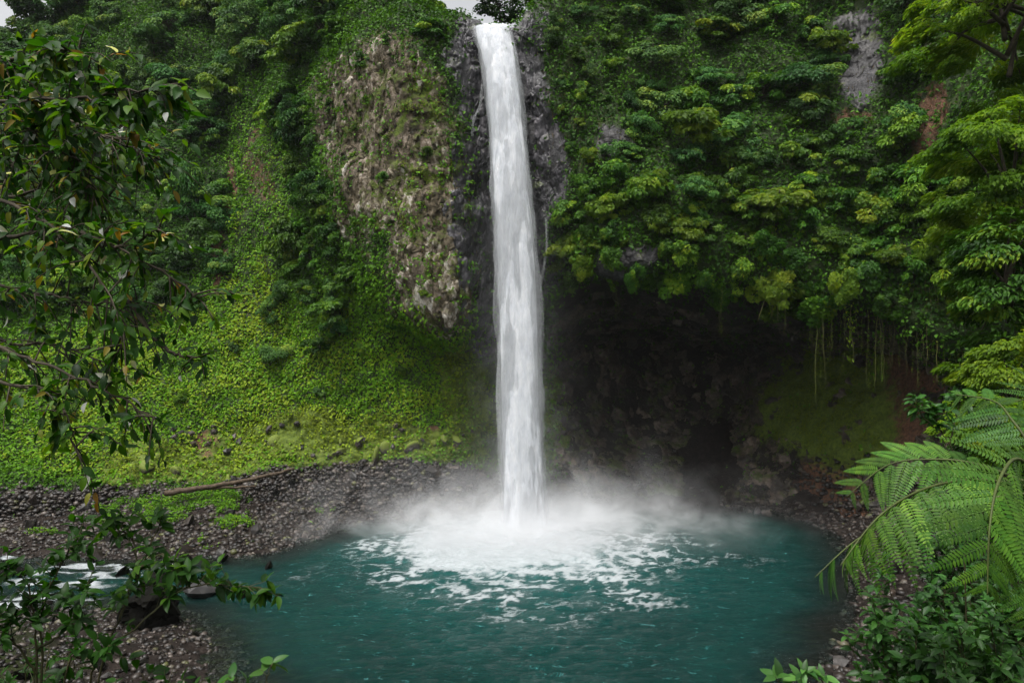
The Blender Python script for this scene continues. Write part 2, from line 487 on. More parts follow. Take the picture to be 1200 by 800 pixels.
# cell table for scattering on the cliff
v00, v10, v01 = G[:-1, :-1].reshape(-1, 3), G[1:, :-1].reshape(-1, 3), G[:-1, 1:].reshape(-1, 3)
cell_area = np.linalg.norm(np.cross(v10 - v00, v01 - v00), axis=1)
cell_v = a
def scatter(count_per_m2, mask, r):
    """random points on the cliff: positions, normals, vertex index; mask per vertex 0..1"""
    w = cell_area * mask[cell_v] * count_per_m2
    k = r.poisson(w)
    idx = np.repeat(np.arange(len(w)), k)
    u, v = r.random((2, len(idx)))
    pos = v00[idx] + (v10 - v00)[idx] * u[:, None] + (v01 - v00)[idx] * v[:, None]
    return pos, nrm[cell_v[idx]], cell_v[idx]

def at_px(px, py, tmin=0.5, tmax=7.2):
    """the point of the cliff that the photograph shows at px, py"""
    t = (tkey > tmin) & (tkey < tmax)
    d2 = (fpx - px) ** 2 + (fpy - py) ** 2 + np.where(t, 0, 1e9)
    c = np.argsort(d2)[:40]
    c = c[d2[c] < max(d2[c[0]] * 2.5, 20)]
    q = c[np.argmin(flat[c, 1])]
    return flat[q], nrm[q], q

# ---------------------------------------------------------------- ground: pool basin, banks, slope up to the camera
SHORE = [(300,650),(350,632),(420,611),(540,597),(650,592),(800,592),(900,596),(970,615),(1000,650),(1012,700),(992,750),(972,800),(960,870),(600,900),(330,870),
         (240,800),(240,760),(196,722),(100,716),(0,712),(-150,710),(-300,700),(-300,662),(-100,657),(0,652),(150,655),(240,655)]
SHORE = np.array([((x - 600) / F * (26 * F / (y - 400)), 26 * F / (y - 400)) for x, y in SHORE])

def shore_sd(q):
    """signed distance (negative in the water) of points q (n x 2) to the shoreline"""
    d = np.full(len(q), 1e9); inside = np.zeros(len(q), bool)
    for k in range(len(SHORE)):
        p0, p1 = SHORE[k], SHORE[(k + 1) % len(SHORE)]
        e = p1 - p0
        t = np.clip(((q - p0) @ e) / (e @ e), 0, 1)
        d = np.minimum(d, np.linalg.norm(q - p0 - t[:, None] * e, axis=1))
        cross = ((p0[1] > q[:, 1]) != (p1[1] > q[:, 1]))
        xx = p0[0] + (q[:, 1] - p0[1]) / (p1[1] - p0[1] + 1e-12) * e[0]
        inside ^= cross & (q[:, 0] < xx)
    return np.where(inside, -d, d)

def ground_z(x, y):
    q = np.stack([x, y], 1)
    p3 = np.stack([x, y, np.zeros_like(x)], 1)
    s = shore_sd(q) + fbm(p3 * .22, 5, 3) * 1.4
    z_in = np.maximum(-.22 * np.abs(s), -3.2)
    left = np.minimum(.25 * s, 7 + 0 * s)
    near = np.interp(y, [-60, -4, 1.5, 10, 24, 42, 60], [30, 25.2, 24.2, 18.4, 9.5, 0.3, 0])
    ramp_n = sstep(60, 34, y)
    side = np.clip((np.abs(x) - 8) / 30, 0, 1) * 9 * sstep(48, 14, y)
    right = sstep(10, 40, x) * np.minimum(.55 * np.maximum(s, 0), 26)
    z_out = np.maximum(np.maximum(left, right), near * ramp_n + side)
    z_out = np.minimum(z_out, np.maximum(0.2 + np.maximum(s, 0) * 1.15, 0))
    z = np.where(s < 0, z_in, z_out)
    return z + fbm(p3 * .5, 8, 3) * .35 * sstep(-1, 1.5, s) + fbm(p3 * 1.7, 18, 2) * .14

def axis_grid(lo, hi, dense_lo, dense_hi, fine_, coarse):
    return np.unique(np.concatenate([np.arange(lo, dense_lo, coarse), np.arange(dense_lo, dense_hi, fine_), np.arange(dense_hi, hi + .01, coarse)]))
gx = axis_grid(-240, 160, -75, 50, .55, 5.0)
gy = axis_grid(-55, 215, -2, 112, .55, 5.0)
X, Y = np.meshgrid(gx, gy, indexing='ij')
Z = ground_z(X.ravel(), Y.ravel())
m, n, l = new_mat('ground')
tc = n.new('ShaderNodeTexCoord'); co = tc.outputs['Object']
r1 = ramp(n, [(.3, (.005, .004, .003)), (.5, (.015, .011, .009)), (.75, (.04, .031, .026))]); l.new(noise_n(n, l, co, 1.1, 8, .7), r1.inputs[0])
r2 = ramp(n, [(.3, (.010, .018, .005)), (.6, (.03, .045, .01))]); l.new(noise_n(n, l, co, .8, 6), r2.inputs[0])
c = mixc(n, l, attr_n(n, 'soil_cover').outputs['Fac'], r1.outputs[0], r2.outputs[0])
p = n.new('ShaderNodeBsdfPrincipled'); l.new(c, p.inputs['Base Color']); p.inputs['Roughness'].default_value = .8; p.inputs['Specular IOR Level'].default_value = .12
b = n.new('ShaderNodeBump'); b.inputs['Strength'].default_value = .8; b.inputs['Distance'].default_value = .2
l.new(noise_n(n, l, co, 3, 6, .65), b.inputs['Height']); l.new(b.outputs[0], p.inputs['Normal'])
o = n.new('ShaderNodeOutputMaterial'); l.new(p.outputs[0], o.inputs['Surface'])
i, j = np.meshgrid(np.arange(len(gx) - 1), np.arange(len(gy) - 1), indexing='ij')
a = (i * len(gy) + j).ravel()
gv = np.stack([X.ravel(), Y.ravel(), Z], 1)
ob('ground', mesh_np('ground', gv, np.stack([a, a + len(gy), a + len(gy) + 1, a + 1], 1), m, True, vattr={'soil_cover': sstep(1.5, 4, gv[:, 2]) * sstep(70, 40, gv[:, 1])}),
   label='stony pool bed and banks rising to the viewpoint', cat='ground', kind='structure')

# ---------------------------------------------------------------- water of the pool and the outlet stream
IMP = np.array([1.6, 94.0])               # where the fall lands
wx = np.arange(-100, 60, .33); wy = np.arange(36, 116, .33)
X, Y = np.meshgrid(wx, wy, indexing='ij')
w3 = np.stack([X.ravel(), Y.ravel(), np.zeros(X.size)], 1)
dist = np.hypot(w3[:, 0] - IMP[0], w3[:, 1] - IMP[1])
near_f = np.exp(-dist / 13.0)
ang = np.stack([(w3[:, 0] - IMP[0]), (w3[:, 1] - IMP[1])], 1)
swell = fbm(w3 * [.36, .7, 1], 51, 3) * .17 + fbm(w3 * [.9, 1.7, 1], 52, 2) * .09
churn = np.abs(fbm(w3 * .55, 53, 4)) * 1.6 * near_f
rap = sstep(-35, -43, w3[:, 0])           # the outlet rapids
swell = swell + .075 * np.sin(dist * 1.7 + fbm(w3 * .12, 77, 2) * 5) * np.exp(-dist / 32) * sstep(6, 16, dist)
z = swell * (1 + 1.2 * near_f) + churn + rap * (np.abs(fbm(w3 * [.35, .8, 1], 57, 3)) * .5 - .1)
depth = np.clip(-ground_z(w3[:, 0], w3[:, 1]), -1, 4)
lace = 1 - np.abs(fbm(w3 * [.55, .80, 1] + 9, 54, 4)) * 2.6           # thin bright filaments
lace2 = 1 - np.abs(fbm(w3 * [1.1, 1.9, 1] + 3, 58, 3)) * 2.6
ed = np.hypot((w3[:, 0] - 1.0) / 1.12, w3[:, 1] - 86.5) + fbm(w3 * .16, 59, 3) * 8
core = sstep(19, 5, ed)
ring = sstep(29, 12, ed)
speck = fbm(w3 * [.55, 1.3, 1] + 70, 60, 3)
foam = np.clip(core * 1.1 + ring * sstep(.35, .85, lace * .75 + lace2 * .35) * .9 + sstep(60, 20, dist) * sstep(.42, .62, speck) * .28, 0, 1)
foam = np.maximum(foam, rap * sstep(-.2, .3, fbm(w3 * [.3, 1.3, 1], 63, 4)) * (.4 + .6 * sstep(-.25, .15, fbm(w3 * .12, 67, 2))) * sstep(64, 67, w3[:, 1]))
foam = np.maximum(foam, .30 * sstep(-14, -24, w3[:, 0]) * sstep(.25, .5, fbm(w3 * [.3, .9, 1] + 30, 64, 4)))
m, n, l = new_mat('water')
tc = n.new('ShaderNodeTexCoord'); co = tc.outputs['Object']
teal = ramp(n, [(.3, (.0004, .0175, .0148)), (.7, (.0008, .035, .0295))]); l.new(noise_n(n, l, co, .06, 3), teal.inputs[0])
milk = mixc(n, l, attr_n(n, 'milky').outputs['Fac'], teal.outputs[0], (.012, .105, .10))
mp = n.new('ShaderNodeMapping'); mp.inputs['Scale'].default_value = (1, 2.1, 1); l.new(co, mp.inputs[0])
nb = noise_n(n, l, mp.outputs[0], 1.5, 6, .65, .4)
fo = attr_n(n, 'foam').outputs['Fac']
nfine = noise_n(n, l, mp.outputs[0], 2.3, 9, .82, .9)
fmask = maprange(n, l, math_n(n, l, 'ADD', fo, math_n(n, l, 'MULTIPLY', math_n(n, l, 'SUBTRACT', nfine, .5), 2.1)), .22, 1.25)
streak = math_n(n, l, 'MULTIPLY', maprange(n, l, noise_n(n, l, mp.outputs[0], .8, 9, .82, .8), .56, .69), .55)
fall_f = math_n(n, l, 'MAXIMUM', fmask, streak)
c = mixc(n, l, streak, milk, (.10, .34, .34))
c = mixc(n, l, fmask, c, (.46, .49, .51))
b = n.new('ShaderNodeBump'); b.inputs['Strength'].default_value = .9; b.inputs['Distance'].default_value = .3
l.new(math_n(n, l, 'ADD', nb, math_n(n, l, 'MULTIPLY', nfine, .5)), b.inputs['Height'])
p = n.new('ShaderNodeBsdfPrincipled'); l.new(c, p.inputs['Base Color']); p.inputs['IOR'].default_value = 1.33; p.inputs['Specular IOR Level'].default_value = .3
l.new(maprange(n, l, fall_f, 0, 1, .13, .7), p.inputs['Roughness']); l.new(b.outputs[0], p.inputs['Normal'])
tr = n.new('ShaderNodeBsdfTransparent'); tr.inputs[0].default_value = (.62, .74, .70, 1)
gl = n.new('ShaderNodeBsdfGlossy'); gl.inputs['Roughness'].default_value = .1; l.new(b.outputs[0], gl.inputs['Normal'])
fr = n.new('ShaderNodeFresnel'); fr.inputs['IOR'].default_value = 1.33; l.new(b.outputs[0], fr.inputs['Normal'])
clear = n.new('ShaderNodeMixShader'); l.new(fr.outputs[0], clear.inputs[0]); l.new(tr.outputs[0], clear.inputs[1]); l.new(gl.outputs[0], clear.inputs[2])
dp = attr_n(n, 'depth').outputs['Fac']
op = math_n(n, l, 'MAXIMUM', maprange(n, l, dp, .15, 1.9), fall_f)
mx = n.new('ShaderNodeMixShader'); l.new(op, mx.inputs[0]); l.new(clear.outputs[0], mx.inputs[1]); l.new(p.outputs[0], mx.inputs[2])
o = n.new('ShaderNodeOutputMaterial'); l.new(mx.outputs[0], o.inputs['Surface'])
M['water'] = m
wv = w3.copy(); wv[:, 2] = z
i, j = np.meshgrid(np.arange(len(wx) - 1), np.arange(len(wy) - 1), indexing='ij')
a = (i * len(wy) + j).ravel()
q = np.stack([a, a + len(wy), a + len(wy) + 1, a + 1], 1)
q = q[(depth[q].max(1) > -.35)]
ob('water', mesh_np('water', wv, q, m, True, vattr={'foam': foam, 'depth': depth, 'milky': np.exp(-(np.hypot(w3[:, 0] - 1, w3[:, 1] - 86) / 17) ** 2) * .8}), label='teal plunge pool with white foam and an outlet stream', cat='water', kind='structure')

# ---------------------------------------------------------------- waterfall
fy = np.array([30, 33, 45, 60, 80, 100, 150, 200, 250, 300, 350, 400, 450, 500, 550, 600, 626])
fl = np.array([554, 553, 556, 561, 565, 568, 572, 575, 577.5, 580, 582, 584, 584, 585, 586, 588, 586])
frr = np.array([599, 600, 602, 605, 608, 611, 615, 620, 625, 629, 632, 634, 635, 637, 639, 641, 643])
fd = np.array([106, 103, 102, 101.2, 100.4, 99.8, 98.9, 98.2, 97.6, 97.1, 96.7, 96.2, 95.8, 95.4, 95.0, 94.6, 94.4])
def fall_at(y):
    d = np.interp(y, fy, fd); L_ = np.interp(y, fy, fl); R_ = np.interp(y, fy, frr)
    return np.stack([((L_ + R_) / 2 - 600) / F * d, d, 26 + (400 - y) / F * d], 1), (R_ - L_) / 2 / F * d
NR, NS = 620, 72
yy = np.linspace(30, 626, NR)
cen, hw = fall_at(yy)
an = np.linspace(0, 2 * np.pi, NS, endpoint=False)
def fall_shell(scale, amp, seed, dscale=1.0, depth_k=.42):
    ca, sa = np.cos(an), np.sin(an)
    ca_, sa_ = np.sign(ca) * np.abs(ca) ** .8, np.sign(sa) * np.abs(sa) ** .8
    dep = np.interp(yy, [30, 60, 200, 620], [.25, .30, depth_k, depth_k * 1.1])
    base = np.stack([np.broadcast_to(ca_, (NR, NS)) * hw[:, None] * scale * .94, np.broadcast_to(sa_, (NR, NS)) * (hw * dep)[:, None] * scale, np.zeros((NR, NS))], -1)
    pos = cen[:, None] + base
    q = (pos - [0, 0, 0]).reshape(-1, 3)
    k = sstep(30, 120, np.repeat(yy, NS))
    s1 = fbm(q * [1.5, 1.5, .16] * dscale, seed, 3); s2 = fbm(q * [3.2, 3.2, .55] * dscale, seed + 5, 3); s3 = fbm(q * [.5, .5, .10], seed + 9, 2)
    dd = (s1 * .6 + s2 * .22 + s3 * .7) * amp * (.35 + .65 * k)
    dirs = norm(base.reshape(-1, 3))
    pos = q + dirs * dd[:, None]
    i, j = np.meshgrid(np.arange(NR - 1), np.arange(NS), indexing='ij')
    f = np.stack([i * NS + j, i * NS + (j + 1) % NS, (i + 1) * NS + (j + 1) % NS, (i + 1) * NS + j], -1).reshape(-1, 4)
    return pos, f
m, n, l = new_mat('falling_water')
tc = n.new('ShaderNodeTexCoord'); mp = n.new('ShaderNodeMapping'); mp.inputs['Scale'].default_value = (1.5, 1.5, .5); l.new(tc.outputs['Object'], mp.inputs[0])
ns = noise_n(n, l, mp.outputs[0], 1.0, 5, .6, .3)
cr = ramp(n, [(.28, (.62, .65, .71)), (.48, (.82, .84, .88)), (.66, (.96, .96, .97))]); l.new(ns, cr.inputs[0])
df = n.new('ShaderNodeBsdfPrincipled'); l.new(cr.outputs[0], df.inputs['Base Color']); df.inputs['Roughness'].default_value = .6; df.inputs['Specular IOR Level'].default_value = .2
b = n.new('ShaderNodeBump'); b.inputs['Strength'].default_value = .22; b.inputs['Distance'].default_value = .3; l.new(ns, b.inputs['Height']); l.new(b.outputs[0], df.inputs['Normal'])
tl = n.new('ShaderNodeBsdfTranslucent'); tl.inputs[0].default_value = (.9, .92, .95, 1)
mx = n.new('ShaderNodeMixShader'); mx.inputs[0].default_value = .4; l.new(df.outputs[0], mx.inputs[1]); l.new(tl.outputs[0], mx.inputs[2])
o = n.new('ShaderNodeOutputMaterial'); l.new(mx.outputs[0], o.inputs['Surface'])
M['fall'] = m
m2, n, l = new_mat('falling_veil')
tc = n.new('ShaderNodeTexCoord'); mp = n.new('ShaderNodeMapping'); mp.inputs['Scale'].default_value = (2.0, 2.0, .22); l.new(tc.outputs['Object'], mp.inputs[0])
ns = noise_n(n, l, mp.outputs[0], 1.0, 7, .7, .4)
df = n.new('ShaderNodeBsdfDiffuse'); df.inputs[0].default_value = (.86, .88, .9, 1)
tl = n.new('ShaderNodeBsdfTranslucent'); tl.inputs[0].default_value = (.9, .92, .95, 1)
mx = n.new('ShaderNodeMixShader'); mx.inputs[0].default_value = .5; l.new(df.outputs[0], mx.inputs[1]); l.new(tl.outputs[0], mx.inputs[2])
tr = n.new('ShaderNodeBsdfTransparent')
mo = n.new('ShaderNodeMixShader'); l.new(maprange(n, l, ns, .20, .85, .05, .24), mo.inputs[0]); l.new(tr.outputs[0], mo.inputs[1]); l.new(mx.outputs[0], mo.inputs[2])
o = n.new('ShaderNodeOutputMaterial'); l.new(mo.outputs[0], o.inputs['Surface'])
M['veil'] = m2
v, f = fall_shell(.90, .36, 71, .8)
fall = ob('waterfall', mesh_np('waterfall', v, f, M['fall'], True), label='single tall white waterfall plunging from the cliff notch into the pool', cat='waterfall', kind='structure')
for sc_, am_, sd_ in ((.95, .40, 91), (1.0, .5, 95), (1.05, .65, 103), (1.10, .8, 111)):
    v, f = fall_shell(sc_, am_, sd_, .8)
    ob('veil', mesh_np('veil', v, f, M['veil'], True), fall)
# torn drops round the column
r = np.random.default_rng(5)
ns_ = 20000
yq = 32 + (600 - 32) * r.random(ns_) ** .75
c0, h0 = fall_at(yq)
th = r.random(ns_) * 2 * np.pi
rad = 1 + np.abs(r.normal(0, .10, ns_)) + (r.random(ns_) < .12) * r.random(ns_) * .35
rad = np.where(yq < 90, 1 + (rad - 1) * .3, rad)
C = c0 + np.stack([np.cos(th) * h0 * rad * .97, np.sin(th) * h0 * .42 * rad, np.zeros(ns_)], 1)
ln = r.uniform(.15, .75, ns_) * np.interp(yq, [30, 300], [.5, 1.0]); wd = r.uniform(.02, .06, ns_)
v, f, _ = leaf_geo(C, norm(np.stack([r.normal(0, .5, ns_), -np.ones(ns_), r.normal(0, .2, ns_)], 1)), np.stack([r.normal(0, .05, ns_), r.normal(0, .05, ns_), -np.ones(ns_)], 1), ln, wd, fold=.4, droop=0)
ob('spray', mesh_np('spray', v, f, M['veil']), fall, kind='stuff')
# side trickles over the wet rock
tw = Join()
for pts in ([(566,100,101.5),(563,125,101),(556,140,101),(554,160,101)], [(640,255,100.5),(641,290,99.8),(636,320,99),(632,350,98.5),(628,390,97.6)]):
    for q in range(5):
        pp = np.array([P(*a) for a in pts]) + r.normal(0, .18, 3)
        v, f = tube(spline(pp, 30), .035 + .035 * r.random(), 4)
        tw.add(v + r.normal(0, .02, v.shape), f)
ob('trickle', tw.mesh('trickle', M['veil']), fall)
# ---------------------------------------------------------------- ground cover of the cliff and the slope
r = np.random.default_rng(11)
lump = fbm(flat * .30, 81, 3); lump2 = fbm(flat * .75, 83, 2)
slope_z = np.maximum(blob(wpx, wpy, 330, 440, 265, 112), blob(wpx, wpy, 120, 470, 190, 110)) * sstep(.9, 1.4, tkey)
plant_ok = (1 - np.clip(np.maximum(rock * 1.15, soil) + sstep(.35, .7, lump2) * rock, 0, 1)) * (1 - cave * .96) * sstep(.85, 1.05, tkey) * (1 - sstep(7.5, 7.9, tkey))
plant_ok *= 1 - .85 * blob(fpx, fpy, 590, 470, 40, 120)
tuft = np.clip(rock_face * .28 + .2 * gully + .12 * chute, 0, 1) * sstep(-.05, .3, lump2)
dens = np.clip(plant_ok * (.75 + .25 * slope_z) * (1 - .72 * moss) * (1 - .45 * gully) + tuft, 0, 1)
vis = (fpx > -150) & (fpx < 1300) & (fpy > -110) & (fpy < 640)
dens *= (1 - .25 * (fpx > 650)) * (1 - scree)
pos, nn, vi = scatter(20, dens * vis, r)
k = len(pos)
h = r.random(k) ** 1.5 * (.25 + .75 * np.clip(lump[vi] + .5, 0, 1.2)) * 1.9 * (1 - .75 * slope_z[vi])
up = np.array([0, 0, 1.0])
N = norm(nn * .55 + up * .55 + r.normal(0, .42, (k, 3)))
D = norm(nn * .4 - up * .55 + r.normal(0, .6, (k, 3)))
L = r.uniform(.32, .72, k)
tone = .38 + .30 * lump[vi] + r.normal(0, .13, k) + .42 * slope_z[vi] - .16 * (1 - slope_z[vi]) + .40 * gully[vi] + .3 * moss[vi] + .16 * rock_face[vi] 
ob('ground_cover', leaves_mesh('ground_cover', pos + nn * h[:, None], N, D, L, L * r.uniform(.5, .8, k), np.clip(tone, 0, 1), M['cover_leaf']),
   label='low leafy creepers carpeting the green slope and the cliff', cat='ground cover', kind='stuff')
N_COVER = k

# brown and straw coloured grass hanging on the bare rock and the gully
dry_m = np.clip((rock_face * .8 + gully * .5 + slab * .15 + .55 * blob(wpx, wpy, 670, 140, 40, 90)) * sstep(-.25, .3, lump2), 0, 1) * vis
pos, nn, vi = scatter(9, dry_m, r)
k = len(pos)
D = norm(-up + nn * .5 + r.normal(0, .25, (k, 3)))
ob('dry_grass', leaves_mesh('dry_grass', pos + nn * .15, norm(nn + r.normal(0, .4, (k, 3))), D, r.uniform(.4, 1.1, k), r.uniform(.05, .12, k), r.random(k), M['dry_leaf']),
   label='straw coloured grass tufts hanging on the bare rock', cat='grass', kind='stuff')

# moss cushions over the stony foot of the slope
mo = np.clip(moss * 1.2 - cave * .35 - chute - scree - soil, 0, 1) * sstep(-.15, .25, lump2 + .3 * lump) * vis
pos, nn, vi = scatter(34, mo, r)
k = len(pos)
N = norm(nn * .8 + up * .7 + r.normal(0, .35, (k, 3)))
M['moss_leaf'] = leaf_mat('moss_leaf', [(0, (.045, .070, .006)), (.5, (.105, .155, .010)), (1, (.18, .22, .018))], .8, .25, 0, 0, .2)
ob('moss', leaves_mesh('moss', pos + nn * (.1 + .5 * np.clip(lump2[vi], 0, 1))[:, None], N, r.normal(0, 1, (k, 3)), r.uniform(.14, .34, k), r.uniform(.10, .2, k), np.clip(.5 + .35 * lump2[vi] + r.normal(0, .15, k), 0, 1), M['moss_leaf']),
   label='bright yellow green moss on the stony foot of the slope', cat='moss', kind='stuff')

# ---------------------------------------------------------------- shrubs and trees of the cliff
def crown_data(r, nclump, nleaf, ax=(1, 1, .8), clump=(.22, .42), leaf=(.10, .17), droop=.35, tone=(.4, .16), inner=.35, flat_k=.75):
    """unit crown: leaf clumps scattered through an irregular ellipsoid"""
    ax = np.array(ax)
    c = norm(r.normal(0, 1, (nclump, 3)) + [0, 0, .45])
    rad = inner + (1 - inner) * r.random(nclump) ** .55
    lob = 1 + .28 * vnoise(c * 1.7 + r.random(3) * 50, 3)
    cc = c * ax * (rad * lob)[:, None] * .82
    cr = r.uniform(*clump, nclump)
    ct = np.clip(r.normal(tone[0], tone[1], nclump), 0, 1)
    w = cr ** 2; w = w / w.sum()
    i = r.choice(nclump, nleaf, p=w)
    d = norm(r.normal(0, 1, (nleaf, 3)) * [1, 1, .8] + [0, 0, .35] + c[i] * .35)
    q = cr[i] * (.55 + .45 * r.random(nleaf) ** .5)
    C = cc[i] + d * q[:, None] * [1, 1, flat_k]
    N = norm(d * .6 + [0, 0, .75] + r.normal(0, .38, (nleaf, 3)))
    D = norm(d * [1, 1, .3] + c[i] * .5 - np.array([0, 0, droop]) + r.normal(0, .45, (nleaf, 3)))
    L = r.uniform(*leaf, nleaf)
    return C, N, D, L, np.clip(ct[i] + r.normal(0, .12, nleaf) + .06 * d[:, 2], 0, 1), cc

def crown_mesh(name, r, mat, wk=.55, **kw):
    C, N, D, L, t, cc = crown_data(r, **kw)
    return leaves_mesh(name, C, N, D, L, L * r.uniform(wk * .8, wk * 1.2, len(C)), t, mat), cc

def limbs_mesh(name, r, cc, base=(0, 0, -1.0), rad=.05, n=9, mat='bark', zfork=-.3):
    J = Join()
    base = np.array(base, float)
    top = np.array([0, 0, .45])
    v, f = tube(spline([base, base * .5 + [r.normal(0, .05), r.normal(0, .05), 0], [0, 0, zfork], top], 12), np.linspace(rad, rad * .3, 12), 7)
    J.add(v, f)
    for k in r.choice(len(cc), min(n, len(cc)), replace=False):
        s = np.array([0, 0, zfork + r.random() * .4])
        e = cc[k]
        v, f = tube(spline([s, (s + e) / 2 + [0, 0, .05], e], 7), np.linspace(rad * .5, rad * .12, 7), 5)
        J.add(v, f)
    return J.mesh(name, M[mat])

PROTO = {}
def protos(kind, nvar, mat, **kw):
    out = []
    for q in range(nvar):
        rr = np.random.default_rng(hash3(np.array([q]), np.array([len(kind)]), np.array([ord(kind[0])]), 5)[0].__hash__() % 99991)
        me, cc = crown_mesh('crown', rr, M[mat], **kw)
        out.append((me, limbs_mesh('trunk', rr, cc)))
    PROTO[kind] = out
protos('forest', 9, 'forest_leaf', nclump=20, nleaf=2200, ax=(1, 1, .95), leaf=(.10, .18), clump=(.20, .50), flat_k=.6, tone=(.42, .2))
protos('jungle', 10, 'jungle_leaf', nclump=17, nleaf=1500, ax=(1.05, 1.05, .9), leaf=(.14, .25), clump=(.20, .50), flat_k=.5, tone=(.42, .22))
protos('bright', 6, 'bright_leaf', nclump=16, nleaf=1200, ax=(1.1, 1.1, .8), leaf=(.14, .25), clump=(.18, .46), flat_k=.45, tone=(.42, .2))
protos('hanging', 4, 'jungle_leaf', nclump=34, nleaf=1700, ax=(.8, .6, 1.6), leaf=(.13, .22), clump=(.16, .40), tone=(.42, .2), droop=1.2)
protos('spreading', 4, 'forest_leaf', nclump=24, nleaf=2000, ax=(1.15, 1.15, .45), leaf=(.10, .17), clump=(.18, .36), flat_k=.5)

def plant(kind, name, loc, rad, r, label, cat, group=None, tilt=None, zs=1.0, parts=True, trunk_len=None):
    me, tm = PROTO[kind][r.integers(len(PROTO[kind]))]
    rz = r.random() * 6.283
    q = Quaternion((0, 0, 1), rz)
    if tilt is not None:
        q = Vector((0, 0, 1)).rotation_difference(Vector(norm(np.array(tilt)[None])[0])) @ q
    root = bpy.data.objects.new(name, None)
    COL.objects.link(root)
    root.location = [float(x) for x in loc]
    root.rotation_mode = 'QUATERNION'
    root.rotation_quaternion = q
    root.scale = (float(rad * r.uniform(.8, 1.25)), float(rad * r.uniform(.8, 1.25)), float(rad * zs * r.uniform(.85, 1.15)))
    root.empty_display_size = .3
    tag(root, label, cat, group)
    ob('crown', me, root); ob('trunk', tm, root)
    return root

r = np.random.default_rng(23)
used = np.zeros((0, 3))
def spread(n, mask, gap, r, tries=40):
    """up to n cliff points in the mask, no two closer than gap x their size"""
    pos, nn, vi = scatter(.5, mask, r)
    order = r.permutation(len(pos))
    keep = []
    K = np.zeros((0, 3))
    for q in order:
        if len(keep) >= n: break
        if len(K) and np.min(np.linalg.norm(K - pos[q], axis=1)) < gap: continue
        keep.append(q); K = np.vstack([K, pos[q]])
    return pos[keep], nn[keep], vi[keep]

zone = lambda x0, x1, y0, y1: (fpx > x0) & (fpx < x1) & (fpy > y0) & (fpy < y1)
free = (rock < .3) & (soil < .3) & (cave < .5)
PLACED = []
def put(n, mask, gap, kinds, size, lift, name, cat, label, group, lean=.45, zs=(.85, 1.15)):
    pos, nn, vi = spread(n, mask.astype(float), gap, r)
    for p_, n_, v_ in zip(pos, nn, vi):
        s = r.uniform(*size)
        t = np.array([0, 0, 1.0]) * (1 - lean) + n_ * lean
        kd = kinds[r.integers(len(kinds))]
        o = plant(kd, name, p_ + n_ * s * lift + [0, 0, s * .2], s, r, label, cat, group, t + r.normal(0, .08, 3), r.uniform(*zs))
        PLACED.append((o, group, kd, fpx[v_], fpy[v_]))
# far hillside, upper left
put(74, zone(-60, 420, -80, 185) & free & (gully < .6), 4.6, ['forest', 'forest', 'spreading', 'jungle'], (3.2, 5.2), .30, 'tree', 'tree', 'hazy green forest tree high on the far hillside upper left', 'forest trees high on the upper left hillside')
put(56, zone(-60, 262, 165, 365) & free, 4.2, ['forest', 'jungle', 'forest'], (2.3, 4.2), .25, 'tree', 'tree', 'green bushy tree on the lower left hillside behind the near branches', 'bushy trees on the lower left hillside')
put(28, zone(305, 425, 120, 430) & free & (gully < .6), 3.2, ['jungle', 'forest'], (1.7, 3.1), .2, 'shrub', 'shrub', 'dense dark shrub on the slope between gully and bare rock face', 'shrubs between the gully and the rock face')
put(12, zone(60, 470, 380, 500) & (free) & (moss < .4), 5.0, ['jungle', 'bright', 'spreading'], (.8, 1.5), .1, 'shrub', 'shrub', 'small leafy shrub rising from the low green slope', 'small shrubs on the green slope')
put(18, zone(385, 560, 40, 380) & (rock_face > .15) & (chute < .3), 3.4, ['jungle', 'bright', 'hanging'], (.6, 1.3), .1, 'shrub', 'shrub', 'small tufted shrub clinging to the pale rock face', 'tufted shrubs on the pale rock face')
# right of the fall
put(72, zone(700, 1080, -60, 235) & free, 4.2, ['jungle', 'jungle', 'forest', 'spreading'], (2.2, 3.9), .25, 'shrub', 'shrub', 'dark green shrub high on the cliff right of the waterfall', 'shrubs high on the cliff right of the fall')
put(36, zone(640, 740, 20, 300) & free, 3.2, ['jungle', 'forest', 'bright'], (.9, 1.9), .15, 'shrub', 'shrub', 'small shrub on the cliff just right of the waterfall', 'small shrubs just right of the fall')
put(66, zone(670, 1130, 215, 362) & (tkey > 3.85) & (soil < .4), 3.0, ['jungle', 'hanging', 'hanging', 'jungle', 'bright'], (1.6, 3.0), .30, 'shrub', 'shrub', 'leafy shrub drooping over the edge of the dark overhang', 'shrubs along the edge of the overhang', lean=.6)
# crest
put(16, zone(600, 1000, -75, 15) & (tkey > 5.5), 4.6, ['forest', 'jungle'], (2.6, 4.2), .1, 'tree', 'tree', 'tall forest tree on the cliff crest right of the notch', 'trees on the crest right of the notch', lean=.1)
put(10, zone(390, 510, -20, 45) & (tkey > 5.3), 3.4, ['forest', 'jungle'], (1.8, 3.0), .1, 'tree', 'tree', 'tree on the cliff crest left of the waterfall notch', 'trees on the crest left of the notch', lean=.1)

